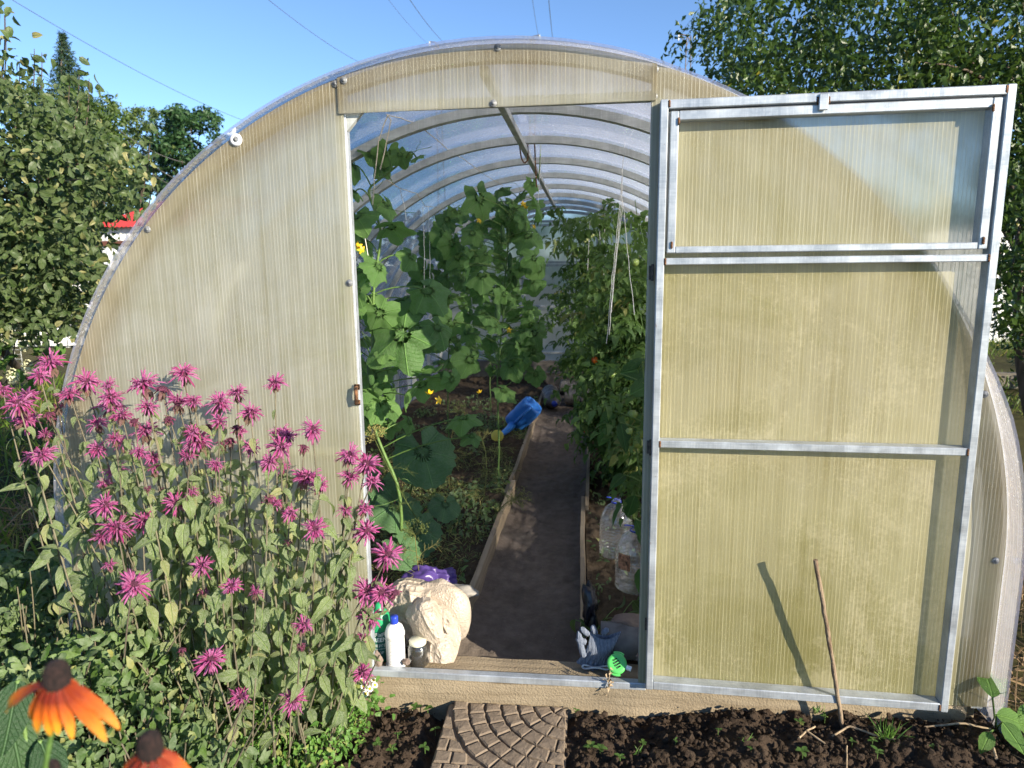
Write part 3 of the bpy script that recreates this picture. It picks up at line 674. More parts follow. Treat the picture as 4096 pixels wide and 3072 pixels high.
# ================================================================== TREES
def tree(name, label, base, top, clumps, per, crad, L, Wd, mat, seed, group=None, prof='ovate', bark='bark', r0=.1, nb=24, droop=.4, upw=.5, cat='tree', rnd=.6):
    g = np.random.default_rng(seed); t = thing(name, label, cat, tuple(base), group); base = np.asarray(base, float); top = np.asarray(top, float)
    mb = MB(); mb.tube(curve(base, top, g.normal(size=3)*.08*np.linalg.norm(top-base), 9), np.linspace(r0, r0*.35, 9), 9)
    idx = g.choice(len(clumps), min(nb, len(clumps)), replace=False); tr = curve(base, top, (0, 0, 0), 9)
    for i in idx:
        c = clumps[i]; k = int(g.integers(3, 9)); s = tr[k] if k < 9 else tr[8]
        mb.tube(curve(s, c, V(0, 0, .12*np.linalg.norm(c-s)), 7), np.linspace(r0*.3, r0*.05, 7), 5, False)
    obj('trunk', mb, M[bark], t)
    N = len(clumps)*per; cen = np.repeat(clumps, per, 0); d = g.normal(size=(N, 3)); d /= np.linalg.norm(d, axis=1)[:, None]; rad = crad*g.random(N)**.45
    pos = cen+d*rad[:, None]*V(1, 1, .85); mid = clumps.mean(0); out = pos-mid; out /= np.linalg.norm(out, axis=1)[:, None]+1e-6
    F = orient(N, g, upw, out*.45, rnd, .6)*(L*g.uniform(.65, 1.2, N))[:, None, None]
    ct = np.repeat(g.random(len(clumps)), per); tint = np.clip(.55*ct+.45*g.random(N), 0, .999)
    mb = MB()
    for k in range(3):
        tv, tf, tuv = leaf_t(1., Wd, prof, .2+.2*k, droop*(.5+.5*k), 4 if L > .05 and L < .07 else 2, .0, .3*(k-1)); s = np.arange(N) % 3 == k
        mb.scatter(tv, tf, F[s], pos[s], tint[s], tuv)
    obj('crown', mb, M[mat], t); return t
def poly_clumps(poly, n, d0, d1, seed, ok=lambda p: True):
    g = np.random.default_rng(seed); xs = [p[0] for p in poly]; ys = [p[1] for p in poly]; out = []
    while len(out) < n:
        q = (g.uniform(min(xs), max(xs)), g.uniform(min(ys), max(ys)))
        if not in_poly(q, poly): continue
        p = at(*q, D=g.uniform(d0, d1))
        if p[2] > .15 and ok(p): out.append(p)
    return np.array(out)
okL = lambda p: p[0] < -1.72
AP = [(-700, 150), (0, 265), (60, 300), (150, 350), (230, 330), (330, 350), (360, 400), (390, 500), (480, 590), (560, 560), (600, 640), (570, 760), (480, 850), (400, 960), (380, 1050), (370, 1150), (340, 1260), (300, 1330), (-700, 1330)]
cl = np.concatenate([poly_clumps(AP, 430, 3.7, 5.4, 3, okL), poly_clumps([(-500, 900), (380, 900), (330, 1300), (-500, 1330)], 110, 3.9, 5.4, 13, okL)]); b = at(30, 1560, Z=0.)
sp = np.array([at(x, y, D=4.4) for (x, y) in ((0, 90), (5, 140), (2, 60), (120, 225), (150, 240), (260, 330), (340, 345), (585, 560), (600, 660), (555, 700), (300, 300), (60, 275))])
tree('apple_tree', 'spreading apple tree with curled pale edged leaves beside the arched roof', (b[0]-.1, b[1]+.6, 0), at(80, 800, D=4.6), cl, 36, .17, .060, .62, 'apple', 5, None, 'round', r0=.06, nb=40, rnd=1., droop=.9, upw=.4)
ap = bpy.data.objects['apple_tree']
mb = MB(); g = np.random.default_rng(4); N = len(sp)*7; pos = np.repeat(sp, 7, 0)+g.normal(size=(N, 3))*.055
tv, tf, tuv = leaf_t(1., .6, 'round', .4, .7, 4); mb.scatter(tv, tf, orient(N, g, .3, None, .7, .5)*.075, pos, g.random(N)*.95, tuv); obj('shoot_leaves', mb, M['apple'], ap)
mb = MB()
for c in sp: mb.tube(curve(c+V(.02, .02, .05), c+V(-.15, .1, -.38), (.03, 0, 0), 6), np.linspace(.002, .006, 6), 5, False)
obj('shoots', mb, M['bark'], ap, kind='stuff')
okR = lambda p: (p[2] > 2.45 and p[1] > 3.2) or p[0] > 1.72
PR = [(2655, 195), (2700, 175), (2770, 105), (2860, 45), (2930, -80), (3100, -140), (3500, -200), (4200, -150), (4700, -100), (4700, 1500), (4150, 1500), (4020, 1330), (3960, 1000), (3900, 500), (3300, 420), (2900, 340)]
cl = poly_clumps(PR, 950, 4.7, 7.4, 6, okR)
hole = [(3420, 120, 70), (3180, 60, 75), (3890, 110, 85), (3560, 20, 70), (4080, 60, 60), (3010, 150, 40)]
def keepc(p):
    d = p-CAM; z = d@fw; x = CX+FPX*(d@rt)/z; y = CY-FPX*(d@up)/z; return all((x-a)**2+(y-b)**2 > r*r for a, b, r in hole)
cl = np.array([p for p in cl if keepc(p)]); b = at(4000, 1500, Z=0.)
tree('pear_tree', 'tall glossy dark green pear tree rising behind the open door', (4.3, 4.4, 0), (4.1, 4.6, 2.6), cl, 46, .22, .084, .5, 'pear', 9, None, 'ovate', r0=.075, nb=26, upw=.25, droop=.7)
BG = 'trees standing beyond the garden'
def ball_clumps(cx_, y0, y1, hw, D, n, seed, taper=.5, dd=None):
    """crown filling pixel columns cx_+-hw between rows y0 (top) and y1"""
    g = np.random.default_rng(seed); out = []
    while len(out) < n:
        a = g.random(); w = hw*(math.sin(math.pi*min(1, (a*.9+.04))**taper)**.7); x = cx_+g.uniform(-1, 1)*w; y = y0+a*(y1-y0)
        out.append(at(x, y, D=D+g.uniform(-1, 1)*(dd or D*.07)))
    return np.array(out)
def far_tree(name, label, x, y0, y1, hw, D, mat, seed, n=90, per=70, prof='ovate', taper=.5, L=.2, cr=None):
    cl = ball_clumps(x, y0, y1, hw, D, n, seed, taper); b = at(x, 1400, D=D); b[2] = -.05
    return tree(name, label, b, at(x, (y0+y1)/2, D=D), cl, per, cr or hw/FPX*D*.3, L, .55, mat, seed, BG, prof, r0=.16, nb=14)
far_tree('linden_tree', 'round dark green tree right against the arched roof edge', 755, 440, 930, 125, 34, 'far2', 31, 120, 80, 'round', .55, .26)
far_tree('birch_tree', 'tall pale birch with drooping tip, first beyond the apple tree', 490, 408, 930, 60, 38, 'far1', 32, 70, 70, taper=.4)
far_tree('birch_tree', 'middle birch with a narrow top among the far trees', 565, 430, 930, 55, 40, 'far1', 33, 70, 70, taper=.4)
far_tree('birch_tree', 'yellowish weeping birch next to the round dark tree', 655, 452, 930, 60, 37, 'far1', 34, 70, 70, taper=.4)
far_tree('bushy_tree', 'light green bushy tree behind the apple tree crown', 390, 400, 930, 110, 26, 'far4', 35, 110, 70, taper=.55)
far_tree('bushy_tree', 'darker bushy tree standing under the spruce', 170, 330, 930, 150, 28, 'far4', 36, 110, 60, taper=.6)
# spruce: whorls of drooping boughs
st = at(248, 135, D=30.); sb = at(248, 1390, D=30.); sb[2] = -.05
S = thing('spruce_tree', 'pointed dark spruce rising above the apple tree', 'tree', tuple(sb), BG); H = st[2]-sb[2]
obj('trunk', MB().tube([sb, (sb+st)/2, st], [.16, .09, .01], 8), M['bark'], S); mb = MB(); g = np.random.default_rng(77); PS = []; FS = []
for k in range(60):
    q = (k/60)**1.15; z = st[2]-q*H*.75; rr = .05+3.1*q
    for j in range(7):
        a = j*2*math.pi/7+k*1.3+g.uniform(-.3, .3); d = V(math.cos(a), math.sin(a), 0); m = int(10+130*q); s = g.random(m)**.7
        p = V(st[0], st[1], z)+d*(s*rr)[:, None]+V(0, 0, 1)*(-.35*rr*s+.18*rr*s*s)[:, None]+g.normal(size=(m, 3))*(.035+.05*q); PS.append(p)
PS = np.concatenate(PS); N = len(PS); tv, tf, tuv = leaf_t(1., .3, 'lance', .2, .2, 2); mb.scatter(tv, tf, orient(N, g, .4, None, .5, .6)*(.2*g.uniform(.6, 1.2, N))[:, None, None], PS, g.random(N)); obj('crown', mb, M['far3'], S)
# a far wood that reads as one mass
g = np.random.default_rng(90); N = 26000; a = g.uniform(-1.25, 1.25, N); dist = 48+g.uniform(-3, 3, N); tx = CAM[0]+dist*np.sin(a); ty = CAM[1]+dist*np.cos(a); hh = 4.2+1.1*vnoise(np.stack([a*9, 0*a, 0*a], 1), 1., 3)+.8*vnoise(np.stack([a*40, 0*a, 0*a], 1), 1., 4)
tv, tf, tuv = leaf_t(1., .7, 'round', .2, .3, 2); pz_ = hh*g.random(N)**.75; cz = .5+.5*vnoise(np.stack([tx, ty, pz_], 1), .8, 9)
obj('far_wood', MB().scatter(tv, tf, orient(N, g, .4, None, .7, .4)*(.5*g.uniform(.6, 1.3, N))[:, None, None], np.stack([tx, ty, pz_], 1), np.clip(cz*.8+.2*g.random(N), 0, .99)), M['far2'], kind='stuff', label='low dark far wood closing the horizon')

# ================================================================== SHED, FENCES, WIRES
M['siding'] = m_plain('white_sheet_siding', (.72, .72, .70), .45, .06, 3.); M['redroof'] = m_plain('red_sheet_roof', (.50, .045, .035), .4, .12, 2.); M['brown'] = m_plain('brown_trim', (.13, .05, .03), .5, .15, 5.)
M['mesh'] = m_plain('dark_wire', (.10, .10, .09), .6, .1); M['pylon'] = m_plain('pylon_steel', (.16, .13, .10), .7, .2)
def corr_panel(a, b, z0, z1, n=8, d=.02):
    """one corrugated sheet between plan points a and b"""
    a = np.asarray(a, float); b = np.asarray(b, float); u = b-a; nn = V(u[1], -u[0]); nn /= np.linalg.norm(nn); xs = []; 
    for i in range(n):
        for (f_, o_) in ((0., 0), (.55, 0), (.65, 1), (.92, 1)): xs.append(((i+f_)/n, o_*d))
    xs.append((1., 0)); p = np.array([a+u*t+nn*o for t, o in xs]); k = len(p)
    v = np.concatenate([np.c_[p, np.full(k, z0)], np.c_[p, np.full(k, z1)]]); i = np.arange(k-1); return MB().add(v, np.stack([i, i+1, i+1+k, i+k], 1))
sh0 = at(440, 905, D=13.); wz = at(520, 908, D=13.)[2]; bz = at(520, 975, D=13.)[2]; rz_ = at(600, 838, D=15.5)[2]
sx0, sx1, sy = at(395, 1000, D=13.)[0], at(395, 1000, D=13.)[0]+1.8, sh0[1]
shed = thing('shed', 'white sheet metal shed with a red roof behind the apple tree', 'shed', (sx0+.9, sy+1.5, 0))
for k in range(3): obj('siding_panel', corr_panel((sx0+k*.6, sy), (sx0+(k+1)*.6, sy), bz+.06, wz, 4), M['siding'], shed, False); obj('siding_panel', corr_panel((sx0+k*.6, sy), (sx0+(k+1)*.6, sy), -.05, bz-.04, 4), M['siding'], shed, False)
for k in range(3): obj('siding_panel', corr_panel((sx0, sy+(k+1)*1.2), (sx0, sy+k*1.2), -.05, wz, 6), M['siding'], shed, False)
obj('trim_board', MB().bevbox((sx0-.05, sy-.05, bz-.04), (sx1, sy+.03, bz+.06), .01), M['brown'], shed, False)
rv = []; nr = 22
for i in range(nr*2+1): x = sx0-.1+(sx1-sx0+.2)*i/(nr*2); o = .02*(i % 2); rv += [[x, sy-.2, wz-.02+o], [x, sy+2.6, rz_+.25+o]]
i = np.arange(nr*2)*2; obj('roof', MB().add(rv, np.stack([i, i+2, i+3, i+1], 1)), M['redroof'], shed, False)
def fence(a, b, h, label, n, group):
    a = np.asarray(a, float); b = np.asarray(b, float); t = thing('sheet_fence', label, 'fence', ((a[0]+b[0])/2, (a[1]+b[1])/2, 0), group)
    for k in range(n):
        p, q = a+(b-a)*k/n, a+(b-a)*(k+1)/n; obj('fence_panel', corr_panel(p, q, .0, h+.0*k, 6), M['siding'], t, False); obj('fence_post', MB().bevbox((p[0]-.03, p[1]+.04, -.1), (p[0]+.03, p[1]+.1, h-.05), .004), M['galvd'], t, False)
    return t
fl = at(-900, 1400, D=12.4); fence((fl[0], fl[1]+.4), (sx0-.1, sy-.3), 1.25, 'white sheet metal fence glimpsed through the apple tree', 9, 'white sheet fences')
fr = at(3600, 1400, D=12.); f2 = at(5200, 1400, D=12.); fence((fr[0], fr[1]), (f2[0], f2[1]), 1.9, 'white sheet metal fence behind the pear tree', 7, 'white sheet fences')
# low wire netting in front of the left fence
p0, p1 = at(170, 1395, Z=.0), at(330, 1395, Z=.0); p0 = V(p0[0], 7.2, 0); p1 = V(p0[0]+1.6, 7.25, 0); mb = MB()
for k in range(17): q = p0+(p1-p0)*k/16; mb.tube([q, q+V(0, 0, .42)], .004, 4, False)
for k in range(6): mb.tube([p0+V(0, 0, .06+.07*k), p1+V(0, 0, .06+.07*k)], .004, 4, False)
obj('wire_netting', mb, M['galvd'], None, False, 'low grey wire netting before the white fence, under the apple tree', 'netting')
# power lines
def wire(x0, y0, D0, x1, y1, D1, label, sag=.6, r=.016):
    a, b = at(x0, y0, D=D0), at(x1, y1, D=D1); t = np.linspace(-.35, 1, 30)[:, None]; p = a+(b-a)*t; p[:, 2] -= sag*4*(t[:, 0])*(1-t[:, 0]); obj('power_line', MB().tube(p, r, 4, False), M['mesh'], None, True, label, 'cable', 'overhead power lines')
wire(50, 0, 40, 985, 486, 70, 'long power line running down across the clear sky to the arch edge', .5, .022); wire(1075, 0, 45, 1460, 260, 70, 'power line descending steeply to the arch left of its top', .3, .022)
wire(1555, 0, 60, 1718, 183, 80, 'faint power line meeting the small bracket left of the arch top', .2, .02); wire(1640, 0, 45, 1782, 176, 70, 'bold dark power line just right of the faint one at arch top', .2, .026)
wire(2130, 0, 60, 2155, 150, 80, 'faint power line above the bracket at the arch crest', .2, .02); wire(2195, 0, 45, 2212, 162, 70, 'bold upright power line right of the arch crest', .2, .026)
wire(2818, 0, 60, 2712, 142, 80, 'power line slanting to the lattice mast beside the pear tree', .2, .022); wire(2945, 0, 45, 2880, 60, 50, 'short power line vanishing into the pear tree crown', .1, .02); wire(0, 200, 40, 450, 420, 60, 'lower power line passing behind the spruce', .4, .02)
for k, (y0, y1) in enumerate(((590, 650), (640, 720), (690, 740), (760, 790))):
    wire(540+k*20, y0-25, 24, 740-k*25, y1, 25, ('thin cable crossing before the round dark tree, topmost of four', 'thin cable crossing before the round dark tree, second of four', 'thin cable crossing before the round dark tree, third of four', 'thin cable crossing before the round dark tree, lowest of four')[k], .1, .012)
def mast(x, y, D, s, label):
    p = at(x, y, D=D); t = thing('lattice_mast', label, 'pylon', (p[0]+.9*s, p[1], 0), 'pylon masts beyond the greenhouse'); b = V(p[0]+.9*s, p[1], 0); q = V(p[0]+.9*s, p[1], p[2])
    mb = MB()
    for sx in (-.18, .18): mb.tube([b+V(sx*3, 0, 0), q+V(sx, 0, .0)], .05, 5)
    for k in range(24):
        z0, z1 = q[2]*k/24, q[2]*(k+1)/24; w0 = .54-.36*k/24; w1 = .54-.36*(k+1)/24; e = 1 if k % 2 else -1; mb.tube([b+V(-w0*e, 0, z0), b+V(w1*e, 0, z1)], .025, 4, False)
    obj('pole', mb, M['pylon'], t); mb = MB().tube([p+V(0, 0, .15), q+V(-.18*s, 0, .05), q+V(.18*s, 0, -.6)], .06, 5); mb.tube([p+V(0, 0, .15), q+V(-.2*s, 0, -.7)], .045, 5); obj('cross_arm', mb, M['pylon'], t)
    obj('insulator', MB().tube([p+V(0, 0, .15), p+V(0, 0, -.35)], .07, 6), M['siding'], t)
mast(1718, 172, 80, 1, 'mast bracket peeking over the arch, left of its top'); mast(2158, 145, 80, -1, 'mast bracket peeking over the arch crest, facing the other way'); mast(2714, 145, 60, 1, 'lattice mast standing beside the pear tree crown')
# ================================================================== GRASS, STRAW, HYDRANGEA
def blades(name, region, N, h0, h1, w, mat, seed, lay=.3, label=None, zf=None):
    g = np.random.default_rng(seed); p = np.stack([g.uniform(region[0], region[1], N), g.uniform(region[2], region[3], N), np.zeros(N)], 1)
    k = vnoise(p, 1.6, seed)+.35*g.random(N) > -.2; p = p[k]; N = len(p)
    if zf is not None: p[:, 2] = zf(p)
    tv, tf, tuv = leaf_t(1., w, 'lance', .2, .6, 3); up_ = g.normal(size=(N, 3))*lay+V(0, 0, 1-lay); up_ /= np.linalg.norm(up_, axis=1)[:, None]; x = np.cross(up_, g.normal(size=(N, 3))); x /= np.linalg.norm(x, axis=1)[:, None]
    F = np.stack([x, up_, np.cross(x, up_)], 2)*g.uniform(h0, h1, N)[:, None, None]; return obj(name, MB().scatter(tv, tf, F, p, g.random(N), tuv), M[mat], kind='stuff', label=label)
blades('grass', (-6.5, -1.9, .2, 8.5), 16000, .05, .22, .08, 'grass', 41, .35, 'rough grass beside the greenhouse under the apple tree')
blades('grass', (2.4, 9, 4.5, 11.8), 14000, .05, .2, .09, 'grass', 42, .35, 'sunlit lawn before the white fence by the pear tree')
blades('straw_mulch', (1.58, 2.9, -.6, 4.5), 7000, .10, .30, .03, 'straw', 43, .92, 'dry straw mulch along the side of the greenhouse', lambda p: .01+.05*np.random.default_rng(2).random(len(p)))
blades('straw_mulch', (-3.2, -1.58, -.7, 2.6), 5000, .10, .28, .03, 'straw', 44, .92, 'dry straw litter beside the bee balm', lambda p: .01+.05*np.random.default_rng(2).random(len(p)))
g = np.random.default_rng(8); hb = at(30, 1540, Z=0.); hb = V(hb[0]-.05, hb[1], 0)
hy = thing('hydrangea_bush', 'hydrangea bush with cream flower heads and broad green leaves at the edge', 'bush', tuple(hb)); hl = [mesh_of('leaf', leaf_t(1., .66, 'ovate', .2, .5+.3*k, 6), M['weed']) for k in range(2)]
hc = at(40, 1420, D=4.4); mb = MB()
for k in range(8): mb.tube(curve(hb+g.normal(size=3)*V(.05, .05, 0), hc+g.normal(size=3)*.16, (0, 0, .1), 6), .006, 5, False)
obj('stem', mb, M['bark'], hy)
for k in range(46):
    p = hc+g.normal(size=3)*V(.2, .18, .13); F = orient(1, g, .5, V(.15, -.4, .1)[None], .4, .5)[0]; inst('leaf', hl[k % 2], hy, p, F, g.uniform(.08, .13))
mb = MB(); N = 90; d = g.normal(size=(N, 3)); d /= np.linalg.norm(d, axis=1)[:, None]; tv, tf, tuv = leaf_t(1., .8, 'round', .1, .2, 2); mb.scatter(tv, tf, orient(N, g, .2, d, .3, .2)*.3, d*.8*V(.8, .8, 1.1), g.random(N)); fh = mb.mesh('flower_head'); fh.materials.append(m_plain('cream_flower', (.62, .62, .38), .7, .15))
for (x, y) in ((60, 1310), (95, 1375), (20, 1350), (110, 1470), (50, 1505), (150, 1500)): inst('flower_head', fh, hy, at(x, y, D=4.25), np.eye(3), .055)
# ================================================================== CUCUMBERS IN THE LEFT BED
CK = [mesh_of('leaf', palm_leaf(s, .16+.05*(s % 3), .3, .35+.2*(s % 4)), M['cuke']) for s in range(8)]
SQ = mesh_of('leaf', palm_leaf(12, .05, .2, .35, 5, 44), M['squash'])
yf = MB()
for k in range(5):
    tv, tf, tuv = leaf_t(1., .55, 'ovate', .2, -.3, 3); a = k*2*math.pi/5; c, s = math.cos(a), math.sin(a); Rz = np.array([[c, -s, 0], [s, c, 0], [0, 0, 1.]]); tv = tv@np.array([[1, 0, 0], [0, .8, .55], [0, -.6, .8]]).T; yf.add(tv@Rz.T, tf)
YF = yf.mesh('flower'); YF.materials.append(M['yellow'])
M['cfruit'] = m_plain('cucumber_skin', (.045, .12, .025), .5, .35, 90., 0., .8, 160.)
M['green_tom'] = m_plain('green_tomato_skin', (.22, .30, .07), .25, .2, 12.); M['red_tom'] = m_plain('orange_tomato_skin', (.62, .13, .02), .25, .2, 12.); M['pale_tom'] = m_plain('pale_tomato_skin', (.50, .55, .20), .3, .15, 12.)
cf = MB().tube(curve((0, 0, 0), (0, .02, -1), (0, .04, 0), 9), [.03, .09, .12, .13, .13, .13, .12, .09, .02], 9); CF = cf.mesh('cucumber'); CF.materials.append(M['cfruit'])
def place_leaf(t, me, p, size, g, face=None, tip=None, name='leaf'):
    z = nrm(nrm(CAM-p)*.55+V(.35, -.1, .65)+g.normal(size=3)*.6) if face is None else nrm(face)
    y = V(g.normal()*.55, -.25, -.75) if tip is None else np.asarray(tip, float); y = nrm(y-z*(y@z)); x = np.cross(y, z)
    inst(name, me, t, p, np.stack([x, y, z], 1), size)
def vine(label, stem, Y, leaves, fill, seed, flowers=(), fruits=(), rad=.005, strings=()):
    """stem: photo points of the main stem; leaves: (px, py, width px); all near the plane Y"""
    g = np.random.default_rng(seed); sp_ = [at(x, y, Y=Y+dy) for (x, y, dy) in stem]; b = sp_[0].copy(); b[2] = .08
    t = thing('cucumber_plant', label, 'plant', tuple(b), 'cucumber vines in the bed'); pts = np.array([b]+sp_); k = len(pts); q = np.linspace(0, k-1, k*5)
    fine = np.stack([np.interp(q, np.arange(k), pts[:, c]) for c in range(3)], 1); fine[1:-1] = (fine[:-2]+2*fine[1:-1]+fine[2:])/4; fine += .006*np.stack([vnoise(fine, 9., c) for c in range(3)], 1)
    obj('stem', MB().tube(fine, np.linspace(rad*1.25, rad*.6, len(fine)), 6), M['vine'], t)
    pet = MB()
    def add(p, s):
        i = np.argmin(np.linalg.norm((fine-p)*V(1, 1, 1.4)-V(0, 0, -.06), axis=1)); pet.tube(curve(fine[i], p, V(0, -.01, .04), 6), .0028, 5, False)
        place_leaf(t, CK[int(g.integers(8))], p, s, g)
    for (x, y, w) in leaves: 
        p = at(x, y-w*.15, Y=Y+g.uniform(-.12, .12)); add(p, w*.86/FPX*depth(p))
    n, (x0, x1, y0, y1), (d0, d1), (s0, s1) = fill
    for _ in range(n):
        p = at(g.uniform(x0, x1), g.uniform(y0, y1), Y=Y+g.uniform(d0, d1))
        if p[0] < -1.38 or math.hypot(p[0], max(0, p[2]-ZC)) > 1.36: continue
        add(p, g.uniform(s0, s1)*.75)
    for _ in range(14):
        i = int(g.integers(4, len(fine))); a = fine[i]; e = a+g.normal(size=3)*V(.07, .05, .05); m = curve(a, e, g.normal(size=3)*.05, 12); m += .004*np.stack([np.sin(np.linspace(0, 22, 12)), np.cos(np.linspace(0, 22, 12)), 0*m[:, 0]], 1)*np.linspace(0, 1, 12)[:, None]; pet.tube(m, .0011, 4, False)
    obj('petioles', pet, M['vine'], t, kind='stuff')
    for (x, y) in flowers: inst('flower', YF, t, at(x, y, Y=Y-.1), basis(g.normal(size=3)*.5+V(0, -.7, -.3)), .022)
    for (x, y, l) in fruits: inst('cucumber', CF, t, at(x, y, Y=Y-.04), np.eye(3), l)
    return t, fine
LA = [(1416, 677, 110), (1489, 632, 95), (1549, 623, 105), (1600, 629, 80), (1665, 640, 65), (1537, 683, 75), (1543, 828, 125), (1561, 930, 140), (1428, 882, 135), (1458, 985, 140), (1645, 1039, 95), (1513, 1081, 120), (1706, 1183, 165), (1462, 1213, 180), (1609, 1220, 170), (1519, 1268, 130), (1615, 1375, 250), (1748, 1328, 130), (1491, 1517, 110), (1526, 1617, 155), (1685, 1564, 150), (1732, 1506, 110), (1808, 1529, 90), (1855, 1688, 125), (1890, 1758, 80), (1420, 780, 90), (1440, 1100, 120), (1556, 1711, 80)]
vine('tallest cucumber vine right behind the left door post, reaching the roof', [(1600, 1950, 0), (1490, 1700, 0), (1485, 1420, 0), (1500, 1120, 0), (1530, 930, 0), (1470, 760, 0), (1560, 690, 0), (1640, 620, -.03)], .62, LA, (34, (1390, 1640, 1000, 1720), (-.15, .35), (.06, .13)), 101, [(1430, 985), (1450, 1000), (1760, 1600), (1720, 1575)], [(1500, 1330, .13), (1480, 1430, .12), (1495, 1400, .09)], .006)
LB = [(1916, 810, 135), (2049, 858, 125), (2115, 960, 115), (2158, 846, 105), (2001, 973, 100), (1892, 882, 100), (1929, 1117, 130), (1772, 954, 130), (1808, 985, 100), (1832, 1039, 95), (2043, 1105, 65), (2158, 1087, 105), (2133, 1159, 95), (2121, 1244, 80), (2013, 1304, 85), (1808, 1304, 115), (2091, 1334, 70), (2139, 1346, 95), (1879, 1453, 115), (2043, 1470, 110), (2014, 1576, 100), (2073, 1394, 100), (2131, 1353, 95), (2143, 1506, 80), (2131, 1423, 65), (1970, 1230, 90), (2080, 790, 80), (2130, 745, 70), (2000, 770, 75)]
vine('full leafy cucumber vine hanging beside the path in the middle', [(1990, 1520, 0), (2010, 1300, 0), (2025, 1050, 0), (2040, 880, 0), (2090, 760, 0), (2160, 700, 0), (2165, 570, 0)], 2.0, LB, (95, (1850, 2150, 800, 1500), (-.25, .45), (.07, .15)), 102, [(1918, 880), (2090, 815), (2100, 830), (2140, 905), (2035, 1320), (1920, 1570)], [(2040, 1010, .12), (2060, 1060, .13), (1990, 1200, .13), (2010, 900, .10)])
vine('shaded cucumber vine between the tall one and the middle one', [(1790, 1560, 0), (1800, 1300, 0), (1790, 1100, 0), (1760, 930, 0), (1800, 850, 0), (1840, 820, 0)], 2.7, [(1740, 1000, 110), (1790, 890, 90), (1830, 860, 100), (1700, 1100, 110), (1760, 1230, 110), (1700, 1350, 100)], (80, (1660, 1900, 850, 1500), (-.3, .3), (.07, .14)), 103, [(1800, 1020)], [(1780, 1120, .12)])
vine('furthest cucumber vine, dark under the rear arches', [(1960, 1470, 0), (1970, 1250, 0), (1985, 1050, 0), (1990, 800, 0)], 4.2, [(1900, 900, 60), (1980, 820, 70), (1940, 1000, 60)], (70, (1850, 2080, 780, 1400), (-.4, .4), (.08, .14)), 104)
# big squash leaf low in the front of the bed, with companions
g = np.random.default_rng(55); bq = at(1640, 2080, Z=.08); sq = thing('squash_plant', 'squash plant with one huge dark round leaf low beside the left post', 'plant', tuple(bq)); pet = MB()
for (x, y, w, yy) in ((1690, 1850, 235, .75), (1580, 2060, 190, .7), (1670, 2150, 180, .66), (1520, 1960, 160, .8), (1780, 2040, 120, .85), (1600, 2220, 150, .5)):
    p = at(x, y-w*.2, Y=yy); place_leaf(sq, SQ, p, w*.86/FPX*depth(p), g, nrm(nrm(CAM-p)*.75+V(.1, 0, .5)+g.normal(size=3)*.15), V(g.normal()*.2, -.2, -.9)); pet.tube(curve(bq+g.normal(size=3)*V(.02, .02, 0), p, V(0, 0, .08), 7), .005, 6, False)
obj('stem', pet, M['vine'], sq)
# trailing stem with leaves towards the path
# ================================================================== TOMATOES IN THE RIGHT BED
def comp_leaf(seed):
    g = np.random.default_rng(seed); vs = []; fs = []; n = 0; L = 1.
    spn = curve((0, 0, 0), (0, .8, -.42), (0, .12, .18), 8)
    for k in range(7):
        q = spn[min(7, 1+k)] if k < 6 else spn[7]
        for s in ((-1, 1) if k < 6 else (0,)):
            tv, tf, _ = leaf_t(.34*g.uniform(.6, 1.1) if k % 2 == 0 else .17, .16 if k % 2 == 0 else .1, 'ovate', .5, 1.0+.6*g.random(), 3, .02, g.normal()*.8)
            a = s*(1.15+.2*g.normal())+(.0 if s else g.normal()*.2); c, sn = math.cos(-a), math.sin(-a); tv = tv@np.array([[c, -sn, 0], [sn, c, 0], [0, 0, 1.]]).T; b = g.normal()*.4-.3
            tv = tv@np.array([[1, 0, 0], [0, math.cos(b), -math.sin(b)], [0, math.sin(b), math.cos(b)]]).T; vs.append(tv+q); fs.append(tf+n); n += len(tv)
    w = .008; a = spn+V(-w, 0, 0); b = spn+V(w, 0, 0); i = np.arange(7); vs.append(np.concatenate([a, b])); fs.append(np.stack([i, i+8, i+9, i+1], 1)+n)
    return np.concatenate(vs), np.concatenate(fs)
CL = [comp_leaf(s) for s in range(6)]
TS = MB().lathe([[0, -1], [.45, -.9], [.85, -.5], [1, 0], [.9, .5], [.55, .85], [.2, .9], [0, .86]], n=14)
TG = TS.mesh('tomato'); TG.materials.append(M['green_tom']); TR_ = TS.mesh('tomato'); TR_.materials.append(M['red_tom']); TP = TS.mesh('tomato'); TP.materials.append(M['pale_tom'])
